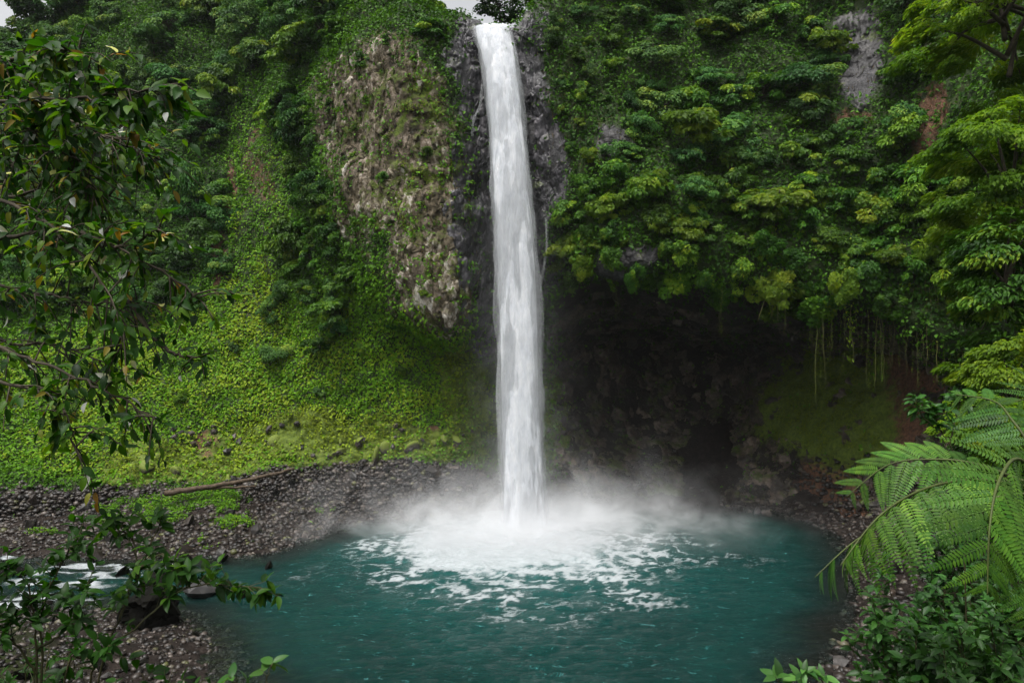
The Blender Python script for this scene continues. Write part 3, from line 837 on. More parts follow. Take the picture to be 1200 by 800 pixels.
# tell the repeats apart by kind, tier and place in the tier
LOOK = {'forest': 'rounded', 'jungle': 'broad leaved', 'bright': 'yellow green', 'hanging': 'drooping', 'spreading': 'flat topped'}
ORD = 'first second third fourth fifth sixth seventh eighth ninth tenth eleventh twelfth thirteenth fourteenth fifteenth sixteenth'.split()
WHERE = {'forest trees high on the upper left hillside': ('far hillside', 'tree'), 'bushy trees on the lower left hillside': ('lower left hillside', 'bushy tree'),
         'shrubs between the gully and the rock face': ('slope beside the gully', 'dense shrub'), 'small shrubs on the green slope': ('low green slope', 'small shrub'),
         'tufted shrubs on the pale rock face': ('pale rock face', 'tufted shrub'), 'shrubs high on the cliff right of the fall': ('right cliff', 'dark shrub'),
         'small shrubs just right of the fall': ('cliff beside the fall', 'small shrub'), 'shrubs along the edge of the overhang': ('overhang edge', 'leafy shrub'),
         'trees on the crest right of the notch': ('crest right of the notch', 'tall tree'), 'trees on the crest left of the notch': ('crest left of the notch', 'tree')}
for gname, (where, noun) in WHERE.items():
    mem = [x for x in PLACED if x[1] == gname]
    if not mem: continue
    ys = np.array([x[4] for x in mem])
    nt_ = max(1, round(len(mem) / 14)); cut = np.quantile(ys, np.linspace(0, 1, nt_ + 1)); cut[-1] += 1
    tiers = ['only'] if nt_ == 1 else ['top', 'bottom'] if nt_ == 2 else ['top', 'middle', 'bottom'] if nt_ == 3 else ['top', 'upper', 'lower', 'bottom'] if nt_ == 4 else ['top', 'upper', 'middle', 'lower', 'bottom']
    for ti in range(nt_):
        for kd in LOOK:
            mm = sorted([x for x in mem if cut[ti] <= x[4] < cut[ti + 1] and x[2] == kd], key=lambda x: x[3])
            for q, x in enumerate(mm):
                tier = '' if nt_ == 1 else f', {tiers[ti]} tier'
                pl = '' if len(mm) == 1 else f', {ORD[min(q, 15)]} from left'
                x[0]['label'] = f'{LOOK[kd]} {noun} on the {where}{tier}{pl}'

# single plants one can point at
def single(px, py, rad, kind, name, label, cat, lean=.3, zs=1.0, out=.35):
    p_, n_, q = at_px(px, py)
    t = np.array([0, 0, 1.0]) * (1 - lean) + n_ * lean
    return plant(kind, name, p_ + n_ * rad * out, rad, r, label, cat, None, t, zs)
single(225, 235, 4.2, 'forest', 'tree', 'tall rounded pale green tree standing left of the gully', 'tree', .05, 1.75, .5)
single(345, 285, 4.0, 'jungle', 'shrub', 'largest dark shrub mass beside the gully with ochre tips', 'shrub', .2, 1.3, .3)
single(395, 368, 4.2, 'jungle', 'shrub', 'broad rounded shrub below the left edge of the rock face', 'shrub', .3, .8, .3)
single(665, 298, 3.0, 'bright', 'shrub', 'yellow green shrub at the overhang corner beside the waterfall', 'shrub', .5, 1.1, .4)
single(810, 165, 4.6, 'bright', 'tree', 'light green spreading tree in the middle of the right cliff', 'tree', .4, .9, .6)
single(905, 248, 3.6, 'bright', 'shrub', 'brightest yellow green bush above the middle of the overhang', 'shrub', .5, .9, .7)
single(1060, 160, 3.2, 'jungle', 'shrub', 'green shrub just right of the dark bare slab', 'shrub', .4, 1.0, .5)
single(965, 60, 3.0, 'bright', 'shrub', 'light green shrub just left of the dark bare slab', 'shrub', .4, 1.2, .5)
single(340, 20, 5.0, 'spreading', 'tree', 'flat topped dark tree high above the gully', 'tree', .1, 1.1, .4)
single(185, 55, 5.2, 'spreading', 'tree', 'umbrella shaped green tree on the far left skyline slope', 'tree', .1, 1.0, .4)

def crest(px, py, d, rad, kind, label, zs=1.0):
    return plant(kind, 'tree', P(px, py, d), rad, r, label, 'tree', None, None, zs)
crest(585, 8, 119, 4.2, 'forest', 'dark tree standing right behind the lip of the waterfall')
crest(620, -8, 116, 4.6, 'jungle', 'large dark tree on the crest just right of the waterfall lip')
crest(566, -6, 124, 3.2, 'forest', 'tree on the right edge of the small sky gap above the fall')
crest(508, 12, 111, 2.6, 'jungle', 'small tree on the crest at the left edge of the sky gap')
crest(482, 2, 114, 3.6, 'forest', 'round tree on the crest a little left of the sky gap')
crest(452, -4, 117, 4.2, 'forest', 'large tree on the crest above the pale rock face')
crest(418, -8, 121, 4.4, 'spreading', 'flat topped tree on the crest above the left of the rock face')
crest(24, 74, 168, 6.5, 'forest', 'hazy tree on the skyline in the upper left corner')
crest(48, 30, 171, 7.0, 'forest', 'tall hazy tree right of the upper left sky corner', 1.2)
crest(86, 12, 168, 7.0, 'forest', 'big hazy skyline tree second from the upper left corner', 1.1)
crest(130, -2, 166, 6.5, 'spreading', 'wide hazy skyline tree third from the upper left corner')
crest(2, 92, 165, 5.5, 'forest', 'hazy tree at the left edge under the sky corner')
# ---------------------------------------------------------------- vines and roots hanging from the overhang
VINES = [(905,285,372,.10),(922,300,390,.05),(957,330,475,.05),(960,335,420,.04),(997,300,425,.07),(1002,330,400,.04),(1026,320,460,.06),(1030,330,445,.05),(1037,345,410,.03),(1046,350,400,.03),
         (1064,350,405,.03),(1080,330,425,.04),(1085,335,430,.05),(1099,340,450,.06),(1106,350,440,.04),(1120,370,430,.03),(1130,375,435,.03),(1010,330,410,.025),(1018,335,455,.03),(1041,345,435,.025),(1053,350,430,.03),(1058,350,415,.02),(1071,350,445,.025),(1090,345,420,.025),(1112,360,455,.03),(963,335,455,.03),(975,335,415,.02),(991,335,440,.025),(1034,345,455,.03),(1076,350,460,.03),(1094,345,450,.025),(1124,372,440,.03),(970,335,430,.025),(949,330,410,.02),(722,330,375,.02),(845,345,395,.02),(984,345,400,.02)]
r = np.random.default_rng(31)
LIPX = np.array([690, 760, 850, 945, 1030, 1120]); LIPD = np.array([97, 93.5, 91.5, 88.5, 85.5, 79.5])
vin_lab = {905: 'thick leafy vine with forked pale root ends below the bright bush', 997: 'leafy garland vine hanging furthest forward under the overhang', 957: 'long thin vine with pale flecks left of the garland vine',
           1026: 'long yellow green vine left of the red earth patch'}
for x, y0, y1, w in VINES:
    d = np.interp(x, LIPX, LIPD) + .8
    p0, p1 = P(x, y0 - 14, d), P(x + r.normal(0, 2), y1, d)
    pts = np.linspace(p0, p1, 16) + np.cumsum(r.normal(0, .085, (16, 3)), 0) * [1, 1, 0]
    J = Join()
    J.add(*tube(pts, np.linspace(w * 1.1, w * .5, 16), 5))
    if x == 905:
        for s in (-1, 1, .4):
            J.add(*tube(spline([pts[8], pts[11] + [s * 1.0, 0, 0], pts[13] + [s * 1.9, .2, -2]], 9), np.linspace(.12, .04, 9), 5))
    nl = int(np.linalg.norm(p1 - p0) * (16 if x in (905, 997) else 8))
    t = r.random(nl) ** (1.6 if x in (905, 997) else 1)
    C = p0 + (p1 - p0) * t[:, None] + r.normal(0, (.55 if x in (905, 997) else .13), (nl, 3)) * (1 - .6 * t[:, None])
    root = bpy.data.objects.new('hanging_vine', None); COL.objects.link(root)
    if x in vin_lab: tag(root, vin_lab[x], 'vine')
    else: tag(root, 'thin bare looking vine strand hanging under the overhang', 'vine', 'thin vine strands under the overhang')
    root['px'] = float(x)
    ob('stem', J.mesh('stem', M['vine']), root)
    big_l = x in (905, 997)
    L = r.uniform(.3, .55, nl) if big_l else r.uniform(.08, .17, nl)
    ob('foliage', leaves_mesh('foliage', C, norm(r.normal(0, .5, (nl, 3)) + [0, -.8, .4]), norm(r.normal(0, .4, (nl, 3)) + [0, 0, -1]), L, L * .6, np.clip(r.normal(.55, .2, nl), 0, 1), M['bright_leaf']), root)

# ---------------------------------------------------------------- stones
def rock_mesh(seed, sub=1, planes=9, mat='stone', jit=.12, smooth=False):
    import bmesh
    rr = np.random.default_rng(seed)
    bm = bmesh.new(); bmesh.ops.create_icosphere(bm, subdivisions=sub, radius=1.0)
    for v in bm.verts:
        p_ = np.array(v.co)
        v.co = p_ * (1 + jit * rr.normal())
    nr = norm(rr.normal(0, 1, (planes, 3))); dd = rr.uniform(.5, .85, planes)
    for v in bm.verts:
        p_ = np.array(v.co); s = 1.0
        for a_, b_ in zip(nr, dd):
            q_ = p_ @ a_
            if q_ > b_: p_ = p_ - a_ * (q_ - b_)
        v.co = p_
    me = bpy.data.meshes.new('stone'); bm.to_mesh(me); bm.free()
    me.materials.append(M[mat])
    if smooth: me.polygons.foreach_set('use_smooth', np.ones(len(me.polygons), bool))
    return me
# stone that carries moss on its upper faces
m, n, l = new_mat('mossy_stone')
tc = n.new('ShaderNodeTexCoord'); ge = n.new('ShaderNodeNewGeometry'); sp = n.new('ShaderNodeSeparateXYZ'); l.new(ge.outputs['Normal'], sp.inputs[0])
nz = noise_n(n, l, tc.outputs['Object'], 2.0, 5)
st = ramp(n, [(.3, (.03, .025, .02)), (.7, (.10, .08, .07))]); l.new(nz, st.inputs[0])
mo_ = ramp(n, [(.3, (.06, .09, .008)), (.7, (.15, .19, .015))]); l.new(noise_n(n, l, tc.outputs['Object'], 9, 4), mo_.inputs[0])
c = mixc(n, l, maprange(n, l, math_n(n, l, 'ADD', sp.outputs[2], math_n(n, l, 'SUBTRACT', nz, .5)), -.35, .25), st.outputs[0], mo_.outputs[0])
p = n.new('ShaderNodeBsdfPrincipled'); l.new(c, p.inputs['Base Color']); p.inputs['Roughness'].default_value = .8
b = n.new('ShaderNodeBump'); b.inputs['Strength'].default_value = .8; l.new(noise_n(n, l, tc.outputs['Object'], 14, 4), b.inputs['Height']); l.new(b.outputs[0], p.inputs['Normal'])
o = n.new('ShaderNodeOutputMaterial'); l.new(p.outputs[0], o.inputs['Surface'])
M['mossy_stone'] = m
STONES = [rock_mesh(100 + q) for q in range(10)]
WET = [rock_mesh(200 + q, mat='wet_stone') for q in range(5)]
MOSSY = [rock_mesh(300 + q, 2, 8, 'mossy_stone', .06, True) for q in range(5)]
r = np.random.default_rng(41)
def stone(me, loc, s, label, group, name='stone', sq=(.55, .9)):
    return ob(name, me, None, label, 'stone', group, None, loc, r.uniform(0, 6.28, 3) * [.25, .25, 1], np.array([r.uniform(.8, 1.25), r.uniform(.8, 1.25), r.uniform(*sq)]) * s)
def bank(n, x0, x1, y0, y1, smin, smax, dmin=-.6, k=2.2):
    """random points of the bank the photograph shows between these pixel columns and rows"""
    out = []
    while len(out) < n:
        X_ = r.uniform(-80, 56, 4000); Y_ = r.uniform(44, 112, 4000)
        Z_ = ground_z(X_, Y_)
        px = 600 + X_ / Y_ * F; py = 400 - (Z_ - 26) / Y_ * F
        s_ = shore_sd(np.stack([X_, Y_], 1))
        ok = (px > x0) & (px < x1) & (py > y0) & (py < y1) & (s_ > dmin)
        for a_ in np.nonzero(ok)[0]:
            out.append((X_[a_], Y_[a_], Z_[a_]))
    out = np.array(out[:n])
    return out, smin + (smax - smin) * r.random(n) ** k
pts, sz = bank(95, -20, 545, 540, 655, .42, 1.35)
for p_, s in zip(pts, sz): stone(STONES[r.integers(10)], p_ + [0, 0, s * .18], s, 'grey brown stone in the scree bank left of the pool', 'stones of the scree bank left of the pool')
pts, sz = bank(50, -20, 300, 712, 815, .30, .95)
for p_, s in zip(pts, sz): stone((STONES[:7] + WET)[r.integers(12)], p_ + [0, 0, s * .18], s, 'purplish wet stone on the near bar lower left', 'stones of the near bar lower left')
pts, sz = bank(30, 960, 1090, 640, 800, .35, 1.2)
for p_, s in zip(pts, sz): stone((STONES[:5] + WET)[r.integers(10)], p_ + [0, 0, s * .18], s, 'wet dark stone on the right bank below the fern', 'stones of the right bank below the fern')
for q in range(15):                                            # rubble at the back of the cave
    x = r.uniform(680, 960); d = np.interp(x, [690, 760, 850, 940], [108.5, 109.5, 107.5, 102.5]) - r.uniform(0, 3.0)
    s = r.uniform(.4, 1.3)
    stone((STONES + WET)[r.integers(15)], [(x - 600) / F * d, d, r.uniform(-.1, .5)], s, 'dark rubble stone at the waterline inside the cave', 'rubble stones at the cave waterline')
for q in range(14):                                            # in the rapids
    x, d = r.uniform(-62, -27), r.uniform(67.5, 82)
    s = r.uniform(.5, 1.4)
    stone(WET[r.integers(5)], [x, d, .1], s, 'wet rounded rock standing in the white rapids', 'rocks in the outlet rapids', sq=(.45, .7))
# mossy boulders along the foot of the slope
for q in range(26):
    x = r.uniform(160, 545); y = np.interp(x, [160, 300, 545], [560, 528, 520]) + r.normal(0, 13)
    p_, n_, v_ = at_px(x, y, .9, 2.6)
    s = .4 + 1.1 * r.random() ** 1.8
    stone(MOSSY[r.integers(5)], p_ - n_ * s * .12, s, 'moss capped boulder at the foot of the green slope', 'moss capped boulders at the slope foot', 'boulder', sq=(.4, .7))
for q in range(36):
    x = r.choice([r.normal(345, 32), r.normal(470, 45), r.normal(240, 22)]); y = r.normal(514, 11)
    p_, n_, v_ = at_px(x, y, .9, 2.6)
    s = .3 + .6 * r.random() ** 1.6
    stone(STONES[r.integers(10)], p_ + n_ * s * .1, s, 'bare brown stone lying in a gap of the bright moss', 'bare stones among the moss of the slope foot')
# loose gravel of the banks: too many and too small to count
import bmesh
bm = bmesh.new(); bmesh.ops.create_icosphere(bm, subdivisions=1, radius=1.0); bm.verts.ensure_lookup_table()
iv = np.array([v.co[:] for v in bm.verts]); itf = np.array([[v.index for v in f.verts] for f in bm.faces]); bm.free()
def pebbles(name, pts, sz, label):
    n_ = len(pts)
    sc_ = sz[:, None] * r.uniform(.6, 1.2, (n_, 3)) * [1, 1, .65]
    jit = 1 + .2 * r.normal(0, 1, (n_, len(iv), 1)).clip(-1.5, 1.5)
    v = (iv[None] * jit) * sc_[:, None]
    a_ = r.random(n_) * 6.28
    x = v[..., 0] * np.cos(a_)[:, None] - v[..., 1] * np.sin(a_)[:, None]; y = v[..., 0] * np.sin(a_)[:, None] + v[..., 1] * np.cos(a_)[:, None]
    v = np.stack([x, y, v[..., 2]], -1) + pts[:, None]
    f = (itf[None] + np.arange(n_)[:, None, None] * len(iv)).reshape(-1, 3)
    t = np.repeat(r.random(n_), len(itf))
    ob(name, mesh_np(name, v.reshape(-1, 3), f, M['gravel'], fattr={'tone': t}), label=label, cat='gravel', kind='stuff')
m, n, l = new_mat('gravel')
tc = n.new('ShaderNodeTexCoord')
rp = ramp(n, [(0, (.004, .0028, .002)), (.45, (.014, .0095, .0065)), (.8, (.034, .025, .019)), (.93, (.095, .077, .065)), (1, (.06, .065, .015))]); l.new(attr_n(n, 'tone').outputs['Fac'], rp.inputs[0])
c = mixc(n, l, 1.0, rp.outputs[0], maprange(n, l, noise_n(n, l, tc.outputs['Object'], 3, 5), .3, .7, .6, 1.3), 'MULTIPLY')
p = n.new('ShaderNodeBsdfPrincipled'); l.new(c, p.inputs['Base Color']); p.inputs['Roughness'].default_value = .5
o = n.new('ShaderNodeOutputMaterial'); l.new(p.outputs[0], o.inputs['Surface'])
M['gravel'] = m
pts, sz = bank(9000, -40, 560, 535, 655, .14, .55, -1.5, 1.5)
pts2, sz2 = bank(2600, -40, 340, 690, 820, .10, .42, -3.5, 1.6)
pts3, sz3 = bank(2200, 860, 1130, 588, 820, .12, .5, -1.5, 1.6)
p4, n4, v4 = scatter(14, (scree * sstep(.1, .25, tkey) + .30 * cave * (tkey > .5) * (1 - sstep(1.3, 1.7, tkey))) * vis, r)
sz4 = .12 + .5 * r.random(len(p4)) ** 1.8
pts5, sz5 = bank(40, -20, 545, 535, 655, .1, .2)
big4 = np.argsort(-sz4)
for q in big4[:30]:
    stone((STONES + WET)[r.integers(12)], p4[q] + n4[q] * .1, sz4[q] * 1.7, 'dark stone of the steep talus between green slope and pool', 'stones of the talus beside the fall')
keep4 = big4[30:]
pebbles('gravel', np.concatenate([pts, pts2, pts3, p4[keep4]]), np.concatenate([sz, sz2, sz3, sz4[keep4]]), 'loose stones and gravel of the pool banks')
# bare rock: finer meshes of the same wall, broken into fractured blocks
def cells(p, scale, seed, tilt, step):
    """fractured rock: every cell of a 3D Voronoi is a facet with its own depth and tilt; returns offset, per-cell value, edge distance"""
    q = p * scale
    base = np.floor(q).astype(np.int64)
    d1 = np.full(len(q), 9.0); d2 = np.full(len(q), 9.0); off = np.zeros(len(q)); val = np.zeros(len(q))
    for i in (-1, 0, 1):
        for j in (-1, 0, 1):
            for k in (-1, 0, 1):
                c = base + [i, j, k]
                h = [hash3(c[:, 0], c[:, 1], c[:, 2], seed + z_) for z_ in range(7)]
                ctr = c + np.stack(h[:3], 1)
                dv = q - ctr
                d = np.linalg.norm(dv, axis=1)
                o_ = (h[3] - .5) * step + tilt * (dv * (np.stack([h[4], h[5], h[6]], 1) - .5)).sum(1)
                closer = d < d1
                d2 = np.where(closer, d1, np.minimum(d2, d))
                off = np.where(closer, o_, off); val = np.where(closer, h[6], val); d1 = np.where(closer, d, d1)
    return off, val, d2 - d1

def rock_patch(name, mask, fac, mat, s1, s2, amp, squash=(1, 1, .55), sink=.9, crop=None, thr_=.06):
    mk = mask.reshape(NX, NT)
    if crop is not None: mk = mk * crop.reshape(NX, NT)
    ii, jj = np.nonzero(mk > thr_)
    i0, i1, j0, j1 = max(ii.min() - 1, 0), min(ii.max() + 2, NX - 1), max(jj.min() - 1, 0), min(jj.max() + 2, NT - 1)
    u = np.linspace(i0, i1, (i1 - i0) * fac + 1); v = np.linspace(j0, j1, (j1 - j0) * fac + 1)
    ui, vi_ = np.minimum(u.astype(int), NX - 2), np.minimum(v.astype(int), NT - 2)
    fu, fv = (u - ui)[:, None, None], (v - vi_)[None, :, None]
    def bi(A):
        A = A if A.ndim == 3 else A[..., None]
        return (A[ui][:, vi_] * (1 - fu) * (1 - fv) + A[ui + 1][:, vi_] * fu * (1 - fv) + A[ui][:, vi_ + 1] * (1 - fu) * fv + A[ui + 1][:, vi_ + 1] * fu * fv).reshape(-1, A.shape[2])
    p = bi(G); n_ = norm(bi(Nn)); mm = bi(mk)[:, 0]
    w_ = p * np.array(squash) + np.stack([fbm(p * .5, 201, 2), fbm(p * .5, 203, 2), fbm(p * .5, 205, 2)], 1) * .5
    o1, v1, e1 = cells(w_, s1, 301, 1.0, 1.0)
    o2, v2, e2 = cells(w_, s2, 311, .9, .8)
    o3, v3, e3 = cells(w_, s2 * 2.6, 321, .8, .8)
    d = amp * (o1 * 1.0 + o2 * .42 + o3 * .16) - amp * .18 * sstep(.10, .0, e1) - amp * .08 * sstep(.10, .0, e2)
    rag = mm + .30 * fbm(p * .7, 207, 3)
    d = d + .12 - sink * sstep(.42, .08, rag)
    pos = p + n_ * d[:, None]
    nu, nv = len(u), len(v)
    i, j = np.meshgrid(np.arange(nu - 1), np.arange(nv - 1), indexing='ij')
    a_ = (i * nv + j).ravel()
    q = np.stack([a_, a_ + 1, a_ + nv + 1, a_ + nv], 1)
    q = q[(rag[q].max(1) > .06)]
    tone = np.clip(.5 + .55 * (v1 - .5) + .45 * (v2 - .5) + .3 * (v3 - .5) + .25 * fbm(p * .12, 209, 2), 0, 1)
    crack = np.maximum(sstep(.09, .0, e1), .6 * sstep(.10, .0, e2))
    ob(name, mesh_np(name, pos, q, mat, False, vattr={'tone': tone, 'crack': crack}), bpy.data.objects['cliff'])
def crag_mat(name, stops, rough, spec, moss_amt=.0, hue2=None):
    m, n, l = new_mat(name)
    tc = n.new('ShaderNodeTexCoord'); co = tc.outputs['Object']
    rp = ramp(n, stops)
    nz = noise_n(n, l, co, 1.1, 9, .75)
    l.new(math_n(n, l, 'ADD', attr_n(n, 'tone').outputs['Fac'], math_n(n, l, 'MULTIPLY', math_n(n, l, 'SUBTRACT', nz, .5), 1.2)), rp.inputs[0])
    c = rp.outputs[0]
    if moss_amt:
        g2 = ramp(n, [(.3, (.022, .040, .006)), (.7, (.085, .105, .016))]); l.new(noise_n(n, l, co, 3, 5, .7), g2.inputs[0])
        ge = n.new('ShaderNodeNewGeometry'); sp = n.new('ShaderNodeSeparateXYZ'); l.new(ge.outputs['Normal'], sp.inputs[0])
        mk = math_n(n, l, 'ADD', noise_n(n, l, co, .28, 7, .72), math_n(n, l, 'MULTIPLY', sp.outputs[2], .12))
        c = mixc(n, l, maprange(n, l, mk, .60 - moss_amt, .72 - moss_amt), c, g2.outputs[0])
    p = n.new('ShaderNodeBsdfPrincipled'); l.new(c, p.inputs['Base Color']); p.inputs['Roughness'].default_value = rough; p.inputs['Specular IOR Level'].default_value = spec
    b = n.new('ShaderNodeBump'); b.inputs['Strength'].default_value = .8; b.inputs['Distance'].default_value = .12
    l.new(noise_n(n, l, co, 3.5, 8, .72), b.inputs['Height']); l.new(b.outputs[0], p.inputs['Normal'])
    o = n.new('ShaderNodeOutputMaterial'); l.new(p.outputs[0], o.inputs['Surface'])
    return m
M['pale_rock'] = crag_mat('pale_rock', [(.0, (.016, .014, .008)), (.36, (.058, .046, .027)), (.62, (.130, .106, .072)), (.82, (.29, .25, .20)), (1, (.50, .46, .41))], .85, .2, .10)
M['dark_rock'] = crag_mat('dark_rock', [(.05, (.010, .010, .011)), (.45, (.036, .034, .038)), (.8, (.080, .074, .082)), (1, (.14, .13, .14))], .38, .4, .03)
M['slab_rock'] = crag_mat('slab_rock', [(.05, (.014, .013, .013)), (.45, (.034, .032, .033)), (.8, (.062, .058, .058)), (1, (.10, .095, .095))], .5, .3, .02)
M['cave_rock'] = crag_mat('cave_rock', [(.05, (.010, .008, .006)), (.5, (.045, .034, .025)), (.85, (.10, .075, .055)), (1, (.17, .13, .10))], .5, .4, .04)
rock_patch('rock_face', np.clip(rock_face - .8 * chute, 0, 1), 4, M['pale_rock'], .62, 1.6, .55, (1, 1, .38))
rock_patch('wet_rock', np.clip(chute * (1 - .85 * blob(fpx, fpy, 598, 200, 16, 200)), 0, 1) * (fpy < 420), 4, M['dark_rock'], .6, 1.6, .5, (1, 1, .4))
rock_patch('slab', slab * (fpx > 900), 4, M['slab_rock'], .32, .9, .55, (1, 1, .35), .7)
rock_patch('slab', slab * (fpx < 900) * (fpx > 640), 4, M['slab_rock'], .5, 1.3, .6, (1, 1, .6), .7)
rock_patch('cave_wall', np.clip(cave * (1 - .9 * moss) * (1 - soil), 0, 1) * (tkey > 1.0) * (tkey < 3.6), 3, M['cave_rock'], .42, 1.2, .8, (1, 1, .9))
# low plants creeping over the upper part of the left bank
bx = r.uniform(-75, -6, 90000); by = r.uniform(78, 106, 90000); bz = ground_z(bx, by); bs = shore_sd(np.stack([bx, by], 1))
bm_ = fbm(np.stack([bx, by, 0 * bx], 1) * .22, 141, 3)
ok = (bm_ + .075 * (bs - 8.5) + .5 * fbm(np.stack([bx, by, 0 * bx], 1) * .8, 147, 2) > .14) & (bs > 2.0)
bp_ = np.stack([bx, by, bz], 1)[ok]; k = len(bp_)
ob('bank_plants', leaves_mesh('bank_plants', bp_ + np.array([0, 0, 1]) * (r.random(k) ** 1.5 * .7 + .1)[:, None], norm(np.array([0, -.2, 1.0]) + r.normal(0, .45, (k, 3))), r.normal(0, 1, (k, 3)), r.uniform(.2, .45, k), r.uniform(.12, .26, k), np.clip(.55 + .3 * bm_[ok] + r.normal(0, .15, k), 0, 1), M['cover_leaf']),
   label='low green plants creeping down over the stony left bank', cat='ground cover', kind='stuff')
# the great dark boulder
bl = rock_mesh(77, 5, 9, 'wet_stone', 0, False)
bco = np.empty(len(bl.vertices) * 3, np.float32); bl.vertices.foreach_get('co', bco); bco = bco.reshape(-1, 3)
bo_, bv_, be_ = cells(bco + .2 * np.stack([fbm(bco * 2, 5, 2), fbm(bco * 2, 6, 2), fbm(bco * 2, 7, 2)], 1), 1.7, 411, .9, .5)
bco += norm(bco) * (bo_ * .42 + fbm(bco * 4, 9, 3) * .05 - .06 * sstep(.1, 0, be_))[:, None]
bl.vertices.foreach_set('co', bco.ravel()); bl.update()
ob('boulder', bl, None, 'large dark angular boulder at the outlet of the pool', 'boulder', None, None, P(180, 722, 62) + [0, 0, .3], (.1, -.15, .4), (3.4, 2.9, 3.5))
ob('boulder', rock_mesh(78, 2, 8, 'stone'), None, 'brown boulder against the front of the large dark boulder', 'boulder', None, None, P(163, 738, 60.5), (.2, .1, 1.4), (1.7, 1.4, 1.5))
ob('boulder', rock_mesh(79, 2, 8, 'wet_stone'), None, 'flat grey rock splitting the rapids at far left', 'boulder', None, None, P(8, 672, 77), (0, .1, .5), (2.4, 1.5, 1.0))
ob('boulder', rock_mesh(80, 2, 8, 'stone'), None, 'reddish brown rock just right of the large dark boulder', 'boulder', None, None, P(235, 690, 70), (0, .1, .5), (1.8, 1.2, 1.1))
ob('boulder', rock_mesh(81, 2, 8, 'stone'), None, 'pale wet slab of stone on the right bank under the fern', 'boulder', None, None, P(1046, 702, 66.5), (0, .2, .5), (1.8, 1.3, .9))
# the fallen log
def cliff_on(px, py, up_=.35):
    p_, n_, q = at_px(px, py, .9, 2.5)
    return p_ + n_ * up_
lp = np.array([P(193, 578, 93.6), P(240, 571, 95.5), P(290, 562, 97.5), P(345, 549, 99.5)])
v, f = tube(spline(lp, 26) + r.normal(0, .04, (26, 3)), np.linspace(.40, .22, 26) + r.normal(0, .03, 26), 9)
lg = Join(); lg.add(v, f)
ob('log', lg.mesh('log', M['log']), None, 'long brown fallen log lying along the top of the scree', 'log')
lp = np.array([P(205, 573, 95), P(250, 572, 96), P(300, 569, 97)])
lg = Join(); lg.add(*tube(spline(lp, 16) + r.normal(0, .04, (16, 3)), np.linspace(.3, .12, 16), 7))
ob('log', lg.mesh('log', M['log']), None, 'thin broken log lying under the long fallen log', 'log')
# ---------------------------------------------------------------- trees of the right bank
r = np.random.default_rng(53)
def bank_tree(cx, cy, d, ax, nleaf, nclump, mat, label, leaf=(.34, .60), tone=(.45, .2), clump=(1.0, 1.9), name='tree', cat='tree', flat_k=.42):
    c = P(cx, cy, d)
    A = np.array(ax, float)
    k = norm(r.normal(0, 1, (nclump, 3)))
    rad = .35 + .65 * r.random(nclump) ** .5
    lob = 1 + .3 * vnoise(k * 1.9 + r.random(3) * 40, 4)
    cc = k * A * (rad * lob)[:, None]
    cr = r.uniform(*clump, nclump); ct = r.normal(tone[0], tone[1], nclump)
    i = r.choice(nclump, nleaf, p=cr ** 2 / (cr ** 2).sum())
    dd = norm(r.normal(0, 1, (nleaf, 3)) + k[i] * [.6, .6, .2])
    q = cr[i] * r.random(nleaf) ** .5
    out = norm(k * [1, 1, .1])[i]
    C = cc[i] + dd * q[:, None] * [1, 1, flat_k] - np.array([0, 0, .35]) * ((dd * out).sum(1) * q)[:, None].clip(0, 3)
    N = norm(np.array([0, 0, 1.0]) + dd * .35 + out * .3 + r.normal(0, .30, (nleaf, 3)))
    D = norm(out * .8 + dd * .6 - np.array([0, 0, .35]) + r.normal(0, .35, (nleaf, 3)))
    L = r.uniform(*leaf, nleaf)
    root = bpy.data.objects.new(name, None); COL.objects.link(root)
    gz = float(ground_z(np.array([c[0] + A[0] * .9]), np.array([d + 2.0]))[0])
    base = np.array([c[0] + A[0] * .9, d + 2.0, gz - .3])
    root.location = base.tolist(); tag(root, label, cat)
    ob('crown', leaves_mesh('crown', C + c - base, N, D, L, L * r.uniform(.32, .5, nleaf), np.clip(ct[i] + r.normal(0, .13, nleaf), 0, 1), M[mat]), root)
    h = c[2] - gz
    rt = max(.12, h * .011)
    J = Join(); J.add(*tube(spline([[0, 0, 0], [.2, -.3, h * .5], c - base + [A[0] * .3, 0, A[2] * .3]], 18), np.linspace(rt, rt * .3, 18), 9))
    ob('trunk', J.mesh('trunk', M['bark']), root)
    for q_ in r.choice(nclump, min(12, nclump), replace=False):
        s = c - base + np.array([0, 0, r.uniform(-.8, .2) * A[2]]); s[:2] *= np.clip(s[2] / h, 0, 1)
        e = cc[q_] + c - base
        J = Join(); J.add(*tube(spline([s, (s + e) / 2 + [0, 0, .5], e], 9), np.linspace(rt * .45, .03, 9), 6))
        ob('limb', J.mesh('limb', M['bark']), root)
    return root
bank_tree(1175, 20, 55, (7.2, 5.5, 6.6), 20000, 80, 'bright_leaf', 'tall bright green tree filling the upper right corner', tone=(.42, .18))
bank_tree(1180, 205, 51, (5.6, 5, 6.0), 18000, 70, 'bright_leaf', 'layered green tree below the upper right corner tree', tone=(.35, .2))
bank_tree(1176, 325, 47, (3.9, 3.8, 4.2), 10000, 46, 'jungle_leaf', 'dark green drooping tree above the leafy bank at right edge', tone=(.45, .2))
bank_tree(1186, 440, 41, (3.3, 3, 3.2), 11000, 44, 'bright_leaf', 'yellow green bush on the steep right bank behind the fern', leaf=(.26, .46), tone=(.5, .2), clump=(.7, 1.3), name='bush', cat='bush')
bank_tree(1160, 492, 30, (1.9, 2, 1.5), 5200, 32, 'bright_leaf', 'light green bush directly behind the upper fern fronds', leaf=(.18, .32), tone=(.5, .2), clump=(.45, .8), name='bush', cat='bush')

